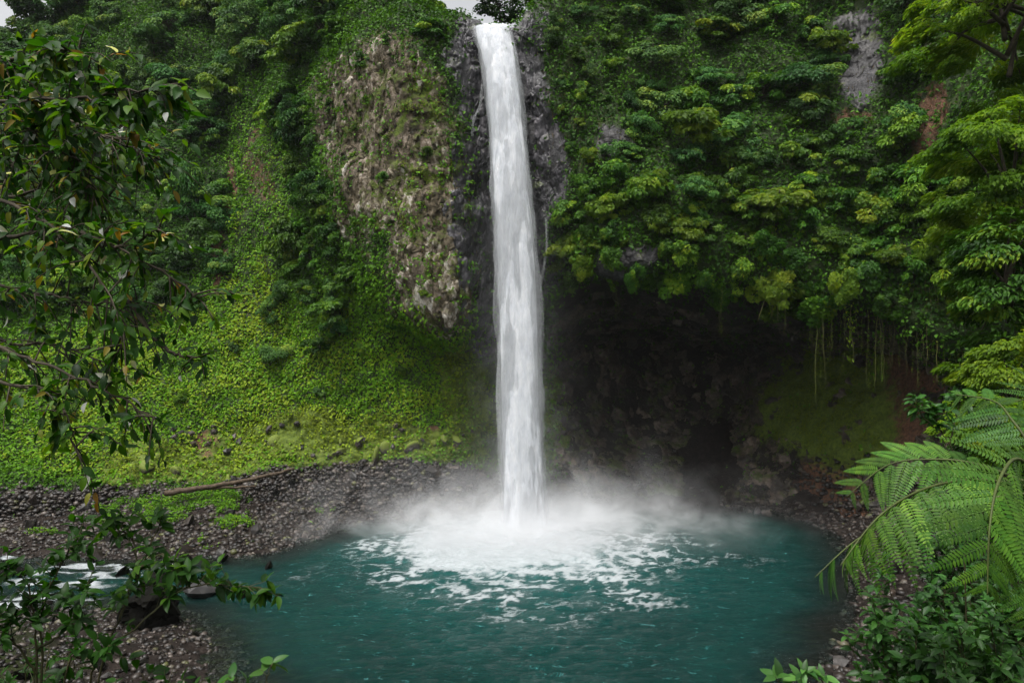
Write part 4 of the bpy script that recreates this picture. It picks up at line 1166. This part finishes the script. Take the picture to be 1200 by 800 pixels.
# ---------------------------------------------------------------- tree fern at the right edge
def pinna_mesh(seed, npair=19, tmean=.5):
    """one pinna 1 unit long along +X, drooping, with toothed pinnules either side"""
    rr = np.random.default_rng(seed)
    t = np.linspace(.04, 1, npair)
    z = -.26 * t ** 1.8
    C, N, D, L, W = [], [], [], [], []
    for q, (a_, zz) in enumerate(zip(t, z)):
        wid = .172 * (1 - a_ ** 2.2) * (.55 + .45 * min(1, a_ * 6)) + .012
        for s in (-1, 1):
            dv = np.array([.38, s * 1.0, -.10 + rr.normal(0, .06)]); dv /= np.linalg.norm(dv)
            C.append(np.array([a_, 0, zz])); N.append([0, s * -.12, 1]); D.append(dv)
            L.append(wid); W.append(1.0 / npair * .92)
    v, f, _ = leaf_geo(np.array(C), np.array(N, float), np.array(D), np.array(L), np.array(W), rich=True, fold=.10, droop=.18)
    k = len(C)
    J = Join()
    tt = np.linspace(0, 1, 10)
    J.add(*tube(np.stack([tt, 0 * tt, -.26 * tt ** 1.8 - .004], 1), np.linspace(.012, .004, 10), 4))
    sv = np.concatenate(J.v); sq = np.concatenate(J.f[4])
    v = np.concatenate([v, sv]); Q = np.concatenate([f[0], sq + 10 * k])
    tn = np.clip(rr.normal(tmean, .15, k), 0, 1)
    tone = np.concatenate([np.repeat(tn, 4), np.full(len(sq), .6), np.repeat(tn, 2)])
    return mesh_np('pinna', v, [Q, f[1]], M['fern_leaf'], True, fattr={'tone': tone})
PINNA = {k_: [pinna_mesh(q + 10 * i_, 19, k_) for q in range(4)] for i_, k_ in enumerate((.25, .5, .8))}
M['rachis'] = simple_mat('rachis', [(.3, (.035, .045, .010)), (.7, (.06, .085, .015))], 5, .6, .2, 20)
r = np.random.default_rng(61)
fern = bpy.data.objects.new('tree_fern', None); COL.objects.link(fern)
FB = P(1228, 575, 7.2)
gz = float(ground_z(FB[None, 0], FB[None, 1])[0])
fern.location = (FB[0], FB[1], gz); tag(fern, 'tree fern with long feathery fronds arching in from the right edge', 'fern')
FO = np.array([FB[0], FB[1], gz])
J = Join(); J.add(*tube(spline([FO * 0, [.05, 0, (FB[2] - gz) * .5], FB - FO], 14), np.linspace(.16, .11, 14), 10)); ob('trunk', J.mesh('trunk', M['bark']), fern)
def frond(pts, npin, plen, up_dir, start=.16, droop=.3, tone=.5, tip=2.8):
    """pts: rachis in the world; pinnae in pairs along it, longest before the middle"""
    rc = spline(pts, 60)
    fo = ob('frond', None, fern) if False else None
    J = Join(); J.add(*tube(rc - FO, np.linspace(.020, .005, 60), 6))
    fo = ob('frond', J.mesh('frond', M['rachis']), fern)
    tan_ = norm(np.gradient(rc, axis=0))
    up_ = np.array(up_dir, float)
    for q in range(npin):
        t = start + (1 - start) * (q + .5) / npin
        k = min(int(t * 59), 59)
        tt = tan_[k]; n_ = norm((up_ - tt * (up_ @ tt))[None])[0]; sd_ = np.cross(n_, tt)
        prof = min(1, .45 + 2.0 * (t - start)) * (1 - max(0, (t - .45) / .55) ** tip * .82)
        for s in (-1, 1):
            dv = norm((sd_ * s * 1.0 + tt * (.42 + .35 * t) - n_ * .12 + np.array([0, 0, -droop]) + r.normal(0, .05, 3))[None])[0]
            nz = norm((n_ + r.normal(0, .08, 3) - dv * (n_ @ dv))[None])[0]
            yv = np.cross(nz, dv)
            ln = plen * prof * r.uniform(.93, 1.07)
            mt = Matrix(((dv[0], yv[0], nz[0]), (dv[1], yv[1], nz[1]), (dv[2], yv[2], nz[2]))).to_4x4()
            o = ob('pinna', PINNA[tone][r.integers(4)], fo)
            o.matrix_basis = Matrix.Translation([float(x) for x in rc[k] - FO]) @ mt @ Matrix.Diagonal((ln, ln * .95, ln, 1))
    return fo
frond([FB, P(1150, 562, 6.9), P(1085, 572, 6.5), P(1030, 605, 6.2), P(985, 662, 6.0)], 12, .64, (.0, .45, 1), droop=.75, tone=.8)
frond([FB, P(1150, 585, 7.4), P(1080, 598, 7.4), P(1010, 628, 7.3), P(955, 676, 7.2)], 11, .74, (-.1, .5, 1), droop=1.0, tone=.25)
frond([FB, P(1195, 538, 6.2), P(1172, 560, 5.6), P(1160, 615, 5.3), P(1157, 697, 5.2)], 12, .62, (.0, -1, .45), droop=.12, tone=.5, tip=3.2)
frond([FB, P(1150, 545, 7.8), P(1095, 538, 8.1), P(1040, 545, 8.3), P(992, 582, 8.4)], 11, .62, (-.1, -.75, .8), droop=.2)
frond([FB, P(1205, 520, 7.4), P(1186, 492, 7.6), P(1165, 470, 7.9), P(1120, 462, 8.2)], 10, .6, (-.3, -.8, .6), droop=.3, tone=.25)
frond([FB, P(1240, 520, 7.0), P(1245, 490, 6.8), P(1230, 465, 6.6), P(1190, 470, 6.4)], 9, .55, (.0, -.9, .6), droop=.35)
frond([FB, P(1230, 600, 6.6), P(1222, 630, 6.2), P(1215, 680, 6.0), P(1212, 740, 5.9)], 16, .50, (.1, -1, .3), droop=.1)
frond([FB, P(1260, 560, 7.4), P(1320, 560, 7.6), P(1380, 600, 7.8)], 16, .6, (0, -.3, 1), droop=.4)

# ---------------------------------------------------------------- near leaves: large ones are parts, the rest one part of each plant
def near_leaf_mesh(seed, tone, mat, wk=.48, curl=.25):
    rr = np.random.default_rng(seed)
    nseg = 6
    t = np.linspace(0, 1, nseg + 1)
    w = wk * .5 * np.sin(np.pi * t ** .85) ** .8 * (1 - .18 * t); w[0] = .015; w[-1] = .0
    z = -curl * t ** 2 + rr.normal(0, .01, nseg + 1)
    x = t * (1 - .12 * curl)
    v = []
    for a_, b_, c_ in zip(x, w, z): v += [(a_, b_, c_ + b_ * .35), (a_, 0, c_), (a_, -b_, c_ + b_ * .35)]
    v = np.array(v)
    # a short stalk
    q = []
    for s in range(nseg):
        b_ = s * 3
        q += [[b_, b_ + 1, b_ + 4, b_ + 3], [b_ + 1, b_ + 2, b_ + 5, b_ + 4]]
    return mesh_np('leaf', v, np.array(q), M[mat], True, fattr={'tone': np.full(len(q), tone)})

def set_leaves(parent, origin, C, D, N, L, protos, npart, r, joined='foliage'):
    """the npart largest leaves as objects, the others joined"""
    D = norm(D); N = norm(N - D * (N * D).sum(1, keepdims=True)); S = np.cross(N, D)
    pick = np.argsort(-L)
    pi = r.integers(len(protos), size=len(C))
    for k in pick[:npart]:
        o = ob('leaf', protos[pi[k]], parent)
        mt = Matrix(((D[k, 0], S[k, 0], N[k, 0]), (D[k, 1], S[k, 1], N[k, 1]), (D[k, 2], S[k, 2], N[k, 2]))).to_4x4()
        o.matrix_basis = Matrix.Translation([float(x) for x in C[k] - origin]) @ mt @ Matrix.Scale(float(L[k]), 4)
    rest = pick[npart:]
    if len(rest):
        vs, fs, ts, cnt = [], [], [], 0
        cache = {}
        for k in rest:
            me = protos[pi[k]]
            if me.name not in cache:
                co_ = np.empty(len(me.vertices) * 3, np.float32); me.vertices.foreach_get('co', co_)
                lp_ = np.empty(len(me.loops), np.int32); me.loops.foreach_get('vertex_index', lp_)
                tn_ = np.empty(len(me.polygons), np.float32); me.attributes['tone'].data.foreach_get('value', tn_)
                cache[me.name] = (co_.reshape(-1, 3), lp_.reshape(-1, 4), tn_)
            co_, lp_, tn_ = cache[me.name]
            vs.append(C[k] - origin + (co_[:, :1] * D[k] + co_[:, 1:2] * S[k] + co_[:, 2:] * N[k]) * L[k])
            fs.append(lp_ + cnt); ts.append(np.clip(tn_ + r.normal(0, .03), 0, 1)); cnt += len(co_)
        o = ob(joined, mesh_np(joined, np.concatenate(vs), np.concatenate(fs), protos[0].materials[0], True, fattr={'tone': np.concatenate(ts)}), parent, kind='stuff')

TREE_LEAF = [near_leaf_mesh(q, t, 'near_leaf', w, c_) for q, (t, w, c_) in enumerate([(.08, .5, .2), (.2, .5, .3), (.3, .45, .15), (.38, .5, .35), (.45, .48, .2), (.15, .5, .4), (.5, .5, .25), (.62, .48, .2), (.68, .5, .3), (.26, .46, .1), (.76, .45, .3), (.87, .42, .35), (.96, .5, .25), (.22, .5, .2), (.36, .5, .3), (.47, .46, .2), (.12, .5, .3), (.6, .5, .2), (.42, .5, .3), (.58, .5, .2), (.64, .5, .2), (.7, .46, .3), (.52, .5, .2), (.1, .5, .2), (.33, .5, .2), (.4, .5, .2), (.55, .5, .2), (.2, .45, .3), (.3, .5, .3), (.65, .5, .3), (.05, .5, .3)])]
SAP_LEAF = [near_leaf_mesh(q + 40, t, 'near_leaf', .46, .25) for q, t in enumerate([.1, .2, .3, .4, .5, .56, .25])]
GLOSS_LEAF = [near_leaf_mesh(q + 80, t, 'glossy_leaf', .46, .25) for q, t in enumerate([.15, .3, .45, .6, .8, .95])]

r = np.random.default_rng(71)
tb = np.array([-6.6, 6.4, float(ground_z(np.array([-6.6]), np.array([6.4]))[0])])
tree = bpy.data.objects.new('tree', None); COL.objects.link(tree); tree.location = tb.tolist()
tag(tree, 'near tree reaching in from the left edge with large dark leaves', 'tree')
trunk_pts = spline([tb, tb + [.1, 0, 2.5], P(-95, 300, 6.5), P(-75, 60, 6.6), P(-60, -120, 6.8)], 30)
J = Join(); J.add(*tube(trunk_pts - tb, np.linspace(.16, .06, 30), 9)); ob('trunk', J.mesh('trunk', M['bark']), tree)
BR = [  # branch pixels with distances, number of leaves, leaf length, spread
 ([(-80,215,6.6),(20,242,6.2),(95,300,6.0),(140,368,5.9),(143,410,5.9)], 50, .21, .33),
 ([(-75,120,6.6),(30,118,6.3),(120,112,6.0),(192,98,5.8)], 105, .24, .26),
 ([(-80,300,6.6),(40,272,6.3),(95,272,6.2),(190,318,6.0),(236,352,5.9)], 84, .20, .28),
 ([(-85,380,6.6),(30,418,6.4),(120,455,6.2),(182,492,6.0)], 66, .21, .28),
 ([(-75,150,6.8),(30,150,6.6),(85,180,6.4),(112,235,6.3)], 120, .21, .40),
 ([(-85,430,6.5),(20,452,6.3),(70,478,6.2),(92,535,6.1)], 66, .20, .30),
 ([(-70,60,6.9),(20,70,6.7),(70,58,6.5),(115,72,6.3)], 100, .22, .30),
 ([(-75,110,7.6),(40,120,7.5),(100,150,7.3),(175,180,7.2)], 120, .22, .5),
 ([(-80,240,7.4),(20,230,7.2),(70,210,7.0),(140,235,6.9)], 60, .20, .42),
 ([(-85,330,7.2),(30,340,7.0),(110,355,6.9),(170,352,6.8)], 80, .19, .42),
 ([(-85,395,7.3),(20,400,7.1),(90,410,7.0),(150,440,6.9)], 70, .19, .38),
 ([(-90,90,8.6),(0,110,8.5),(70,120,8.3),(150,150,8.2)], 150, .27, .75),
 ([(-90,200,8.8),(0,190,8.6),(60,200,8.5),(110,215,8.4)], 130, .26, .8),
   ([(150,352,6.8),(190,405,6.6),(222,418,6.4),(252,412,6.3)], 22, .18, .14),
 ([(95,272,6.2),(135,290,6.0),(175,275,5.9),(188,268,5.9)], 36, .20, .22),
]
Cs, Ds, Ns, Ls = [], [], [], []
for pts, nl, ll, spr in BR:
    nl = int(nl * (2.5 if pts[0][1] > 220 else 3.4))
    bp = spline(np.array([P(*a_) for a_ in pts]), 30); bp[3:-1] += r.normal(0, .012, (26, 3))
    J = Join(); J.add(*tube(bp - tb, np.linspace(.022, .005, 30), 6))
    tan_ = norm(np.gradient(bp, axis=0))
    ntw = max(4, nl // 6)
    for q in range(ntw):
        k = int(29 * (.18 + .82 * (q + r.random()) / ntw)); k = min(k, 29)
        dirv = norm((tan_[k] * .5 + r.normal(0, .65, 3) + [0, 0, -.25])[None])[0]
        ln = spr * r.uniform(.5, 1.5)
        e = bp[k] + dirv * ln + [0, 0, -.25 * ln]
        tw = spline([bp[k], bp[k] + dirv * ln * .55, e], 8)
        J.add(*tube(tw - tb, np.linspace(.009, .004, 8), 4))
        m_ = max(3, round(nl / ntw))
        for s in range(m_):
            u = tw[min(7, 2 + int(6 * s / m_))] if s < m_ - 1 else tw[7]
            side = np.cross(dirv, [0, 0, 1]) * (1 if s % 2 else -1)
            Cs.append(u); Ds.append(side * .8 + dirv * .6 + np.array([0, 0, -.3]) + r.normal(0, .4, 3))
            Ns.append(np.array([0, 0, 1.0]) + r.normal(0, .38, 3) + np.array([0, -.25, 0])); Ls.append(0.66 * ll * r.uniform(.6, 1.2))
    ob('branch', J.mesh('branch', M['bark']), tree)
set_leaves(tree, tb, np.array(Cs), np.array(Ds), np.array(Ns), np.array(Ls), TREE_LEAF, 300, r)
N_TREE = len(Cs)

def sapling(name, label, cat, base, stems, leaf, nl, protos, npart, r, spread=.12, ll=(.1, .2), lo=.35, up_=.2, stem_r=.012):
    base = np.array(base)
    root = bpy.data.objects.new(name, None); COL.objects.link(root); root.location = base.tolist(); tag(root, label, cat)
    Cs, Ds, Ns, Ls = [], [], [], []
    for pts, cnt in stems:
        bp = spline(np.array(pts), 24); bp[2:-1] += r.normal(0, .006, (21, 3))
        J = Join(); J.add(*tube(bp - base, np.linspace(stem_r, stem_r * .3, 24), 6))
        tan_ = norm(np.gradient(bp, axis=0))
        nt = max(2, cnt // 5)
        for q in range(nt):
            k = min(23, int(23 * (lo + (1 - lo) * (q + r.random()) / nt)))
            dv = norm((tan_[k] * .6 + r.normal(0, .6, 3) + [0, 0, up_])[None])[0]
            e = bp[k] + dv * spread * r.uniform(.5, 1.6)
            J.add(*tube(np.linspace(bp[k], e, 4) - base, np.linspace(stem_r * .4, stem_r * .2, 4), 4))
            for s in range(max(3, round(cnt / nt))):
                a_ = s * 2.4 + r.random()
                sd_ = norm(np.cross(dv, [.3, .2, 1])[None])[0]; sd2 = np.cross(dv, sd_)
                Cs.append(bp[k] + (e - bp[k]) * r.uniform(.5, 1.0)); Ds.append(sd_ * math.cos(a_) + sd2 * math.sin(a_) + dv * .5 + r.normal(0, .15, 3))
                Ns.append(np.array([0, -.2, 1.0]) + r.normal(0, .3, 3)); Ls.append(r.uniform(*ll))
        ob('stem', J.mesh('stem', M['stem']), root)
    set_leaves(root, base, np.array(Cs), np.array(Ds), np.array(Ns), np.array(Ls), protos, npart, r)
    return root
gb = lambda x, y: np.array([x, y, float(ground_z(np.array([x]), np.array([y]))[0])])
def gpx(px, d): return gb((px - 600) / F * d, d)
r = np.random.default_rng(83)
b_ = gpx(110, 6.4)
sapling('sapling', 'slender sapling with a bright leafy tip over the pool edge', 'sapling', b_,
        [([b_, P(105, 800, 6.3), P(160, 735, 6.2), P(215, 690, 6.1), P(275, 685, 6.0), P(308, 690, 6.0)], 120),
         ([b_, P(115, 800, 6.4), P(140, 725, 6.3), P(165, 665, 6.3), P(190, 610, 6.3)], 120),
         ([P(165, 665, 6.3), P(190, 650, 6.2), P(215, 668, 6.1)], 50), ([P(140, 725, 6.3), P(160, 650, 6.5), P(135, 610, 6.6)], 70)], None, 0, SAP_LEAF, 290, r, .16, (.09, .16), .5)
b_ = gpx(45, 5.8)
sapling('sapling', 'dark many branched sapling in the lower left corner', 'sapling', b_,
        [([b_, P(44, 800, 5.8), P(40, 725, 5.8), P(30, 680, 5.8), P(5, 668, 5.8)], 90), ([b_, P(48, 800, 5.8), P(50, 715, 5.8), P(75, 655, 5.8), P(95, 625, 5.9)], 100),
         ([P(44, 760, 5.8), P(85, 730, 5.8), P(100, 690, 5.7)], 70), ([P(44, 790, 5.8), P(15, 750, 5.7), P(-10, 730, 5.6)], 60), ([b_, P(75, 800, 5.6), P(95, 770, 5.6), P(130, 760, 5.6)], 60)], None, 0, SAP_LEAF[:4], 290, r, .17, (.085, .15), .45)
b_ = gpx(320, 5.2)
sapling('sapling', 'small bright leaved sprig at the bottom edge left of centre', 'sapling', b_, [([b_, P(318, 830, 5.2), P(312, 800, 5.2), P(318, 778, 5.2)], 9), ([b_, P(330, 840, 5.2), P(290, 812, 5.2), P(270, 795, 5.2)], 8)], None, 0, GLOSS_LEAF[2:], 40, r, .06, (.11, .19), .75)
b_ = gpx(690, 4.6)
sapling('sapling', 'tiny leaf tip just showing at the bottom centre edge', 'sapling', b_, [([b_, P(690, 850, 4.6), P(688, 806, 4.6)], 4)], None, 0, GLOSS_LEAF[3:], 10, r, .03, (.03, .06), .9)
b_ = gpx(940, 4.8)
sapling('seedling', 'low plant with rounded glossy leaves at the bottom edge right of centre', 'plant', b_, [([b_, P(940, 850, 4.8), P(938, 812, 4.8), P(940, 786, 4.8)], 16), ([b_, P(925, 850, 4.8), P(915, 815, 4.8), P(912, 796, 4.8)], 9), ([b_, P(955, 850, 4.8), P(965, 815, 4.8), P(962, 790, 4.8)], 9)], None, 0, GLOSS_LEAF[1:], 60, r, .05, (.09, .15), .85, .5)
b_ = gpx(1135, 9.0)
sapling('shrub', 'glossy rosette leaved shrub on a pale stalk above the fern', 'shrub', b_,
        [([b_, P(1130, 620, 9.0), P(1118, 535, 9.0), P(1103, 505, 9.0), P(1095, 482, 9.0)], 70), ([P(1112, 520, 9.0), P(1120, 490, 9.1), P(1125, 470, 9.1)], 46), ([P(1104, 506, 9.0), P(1085, 492, 8.9), P(1075, 478, 8.9)], 40)], None, 0, GLOSS_LEAF[1:5], 160, r, .14, (.11, .19), .8, .4)
for px, py, d, lab in ((28, 778, 6.6, 'dark low shrub at the bottom left corner under the sapling'), (165, 800, 6.2, 'dark low shrub at the bottom edge right of the left saplings')):
    b_ = gpx(px, d + .3)
    sapling('shrub', lab, 'shrub', b_, [([b_, (b_ + P(px, py, d)) / 2, P(px + r.normal(0, 45), py + r.normal(0, 22), d + r.normal(0, .3))], 36) for q in range(7)], None, 0, SAP_LEAF[:4], 200, r, .2, (.07, .14), .5)
for q, (px, py, d, lab, w) in enumerate([(1068, 745, 9.5, 'glossy dark shrub beside the right bank stones, leftmost of the corner shrubs', 1.0), (1125, 715, 10.0, 'dense glossy shrub under the drooping right fern frond', 1.2), (1185, 770, 8.0, 'dark leafy shrub in the bottom right corner', 1.0), (1075, 795, 7.5, 'low leafy shrub at the bottom edge near the right corner', .8), (1085, 655, 13.5, 'tall dark shrub rising behind the lower fern tips', 1.3), (1150, 640, 13.0, 'dark leafy shrub hidden behind the middle fern fronds', 1.3), (1195, 690, 11.0, 'shadowed shrub at the right edge below the fern crown', 1.2)]):
    b_ = gpx(px + 20, d + .3)
    st = []
    for s in range(12):
        e = P(px + r.normal(0, 42) , py + r.normal(0, 26), d + r.normal(0, .35)); mid_ = (b_ + e) / 2 + r.normal(0, .12, 3)
        st.append(([b_, mid_, e], 150))
    sapling('shrub', lab, 'shrub', b_, st, None, 0, GLOSS_LEAF[:4], 300, r, .24 * w, (.10, .20), .45)
# ---------------------------------------------------------------- say which stone is which: by stretch of the bank, and the largest of each stretch
def px_of(o):
    p_ = o.matrix_world.translation if o.parent else o.location
    return 600 + p_.x / p_.y * F
STRETCH = {
 'stones of the scree bank left of the pool': ('grey brown stone', [(-999, 130, 'on the scree at the far left above the rapids'), (130, 240, 'on the scree left of the fallen log'), (240, 350, 'on the scree below the fallen log'), (350, 999, 'on the scree between the log and the mist')]),
 'stones of the near bar lower left': ('wet purplish stone', [(-999, 90, 'on the near bar in the lower left corner'), (90, 180, 'on the near bar below the large dark boulder'), (180, 999, 'on the near bar at the edge of the pool')]),
 'stones of the right bank below the fern': ('dark wet stone', [(0, 1010, 'on the right bank at the waterline'), (1010, 1045, 'on the right bank below the fern tips'), (1045, 2000, 'on the right bank against the shrubs')]),
 'moss capped boulders at the slope foot': ('moss capped boulder', [(0, 260, 'at the slope foot left of the log'), (260, 380, 'at the slope foot above the log'), (380, 999, 'at the slope foot nearest the fall')]),
 'bare stones among the moss of the slope foot': ('bare brown stone', [(0, 290, 'in the moss gap left of the log end'), (290, 400, 'in the large moss gap above the log'), (400, 999, 'in the moss near the fall')]),
 'stones of the talus beside the fall': ('dark stone', [(0, 420, 'on the talus right of the log'), (420, 999, 'on the talus beside the mist')]),
 'rubble stones at the cave waterline': ('dark rubble stone', [(0, 800, 'inside the cave nearest the fall'), (800, 1200, 'inside the cave toward the red earth')]),
 'rocks in the outlet rapids': ('wet rounded rock', [(-999, 130, 'in the rapids at the left edge'), (130, 999, 'in the rapids just upstream of the dark boulder')]),
 'thin vine strands under the overhang': ('thin bare vine strand', [(0, 900, 'left in the dark cave mouth'), (900, 1000, 'between the leafy vines'), (1000, 1060, 'above the mossy cave wall'), (1060, 1300, 'above the red earth')]),
}
by_group = {}
for o in SC.objects:
    if o.parent is None and o.get('group') in STRETCH: by_group.setdefault(o['group'], []).append(o)
for g, mem in by_group.items():
    noun, bands = STRETCH[g]
    for x0, x1, where in bands:
        mm = []
        for o in mem:
            pos_x = o['px'] if o.type == 'EMPTY' else px_of(o)
            if x0 <= pos_x < x1: mm.append((o, pos_x))
        mm.sort(key=lambda t: -max(t[0].scale))
        for k, (o, q) in enumerate(mm):
            o['label'] = f'{noun} {where}'
            o['group'] = g + ', ' + where
        if len(mm) > 2 and mm[0][0].type == 'MESH':
            mm[0][0]['label'] = f'largest {noun} {where}'
        elif 2 <= len(mm) <= 12 and mm[0][0].type == 'EMPTY':
            for k, (o, q) in enumerate(sorted(mm, key=lambda t: t[1])): o['label'] = f'{noun} {where}, {ORD[k]} from left'
# ---------------------------------------------------------------- mist of the plunge and the air
def vol_mat(name):
    m, n, l = new_mat(name)
    return m, n, l
def box_mesh(name, lo, hi, mat):
    x0, y0, z0 = lo; x1, y1, z1 = hi
    v = [(x0,y0,z0),(x1,y0,z0),(x1,y1,z0),(x0,y1,z0),(x0,y0,z1),(x1,y0,z1),(x1,y1,z1),(x0,y1,z1)]
    f = [(0,3,2,1),(4,5,6,7),(0,1,5,4),(1,2,6,5),(2,3,7,6),(3,0,4,7)]
    return mesh_np(name, np.array(v, float), np.array(f), mat)

m, n, l = vol_mat('mist')
tc = n.new('ShaderNodeTexCoord'); co = tc.outputs['Object']      # object origin at the impact point
sx = n.new('ShaderNodeSeparateXYZ'); l.new(co, sx.inputs[0])
x_, y_, z_ = sx.outputs
def gauss(v, s, c0=0.0):
    q = math_n(n, l, 'DIVIDE', math_n(n, l, 'SUBTRACT', v, c0), s)
    return math_n(n, l, 'EXPONENT', math_n(n, l, 'MULTIPLY', math_n(n, l, 'MULTIPLY', q, q), -1.0))
mul = lambda *a: a[0] if len(a) == 1 else math_n(n, l, 'MULTIPLY', a[0], mul(*a[1:]))
mp = n.new('ShaderNodeMapping'); mp.inputs['Scale'].default_value = (.16, .16, .20); mp.inputs['Rotation'].default_value = (0, R(20), 0); l.new(co, mp.inputs[0])
plume = maprange(n, l, noise_n(n, l, mp.outputs[0], 1.0, 5, .6, 1.0), .40, .72)
zp = math_n(n, l, 'MAXIMUM', z_, 0.0)
fall_z = math_n(n, l, 'EXPONENT', math_n(n, l, 'MULTIPLY', zp, -1 / 2.2))
low = mul(gauss(x_, 19.0, .5), gauss(y_, 8.0, 2.5), fall_z, plume, 1.15)
hz = math_n(n, l, 'EXPONENT', math_n(n, l, 'MULTIPLY', zp, -1 / 1.6))
heart = mul(gauss(x_, 11.0, .5), gauss(y_, 7.5, -2.5), hz, .6)
zc = math_n(n, l, 'EXPONENT', math_n(n, l, 'MULTIPLY', zp, -1 / 22.0))
veil = mul(gauss(x_, 8.5, 1.0), gauss(y_, 6.5, 5.0), zc, .0014)
right_ = mul(gauss(x_, 14.0, 16.0), gauss(y_, 6.0, 6.0), math_n(n, l, 'EXPONENT', math_n(n, l, 'MULTIPLY', zp, -1 / 14.0)), .0003)
xa = math_n(n, l, 'ADD', x_, math_n(n, l, 'MULTIPLY', zp, .034)); ya = math_n(n, l, 'SUBTRACT', y_, math_n(n, l, 'MULTIPLY', zp, .08))
wisp = maprange(n, l, noise_n(n, l, mp.outputs[0], 2.2, 5, .65, .8), .35, .75)
column = mul(gauss(xa, 4.6), gauss(ya, 3.6), math_n(n, l, 'EXPONENT', math_n(n, l, 'MULTIPLY', zp, -1 / 26.0)), wisp, .10)
veil = math_n(n, l, 'ADD', veil, column)
den = math_n(n, l, 'ADD', math_n(n, l, 'ADD', low, heart), math_n(n, l, 'ADD', veil, right_))
pv = n.new('ShaderNodeVolumePrincipled')
pv.inputs['Color'].default_value = (.97, .98, 1.0, 1)
pv.inputs['Anisotropy'].default_value = 0.0
l.new(den, pv.inputs['Density'])
o = n.new('ShaderNodeOutputMaterial'); l.new(pv.outputs[0], o.inputs['Volume'])
ob('mist', box_mesh('mist', (-34, -14, -1.2), (46, 14, 46), m), label='white spray mist rising where the fall hits the pool', cat='mist', kind='stuff', loc=(IMP[0], IMP[1], 0))

m, n, l = vol_mat('haze')
pv = n.new('ShaderNodeVolumePrincipled')
pv.inputs['Color'].default_value = (.93, .96, 1.0, 1)
pv.inputs['Density'].default_value = .00005
o = n.new('ShaderNodeOutputMaterial'); l.new(pv.outputs[0], o.inputs['Volume'])
ob('haze', box_mesh('haze', (-270, -60, -8), (175, 240, 138), m), label='thin damp air filling the gorge', cat='haze', kind='stuff')
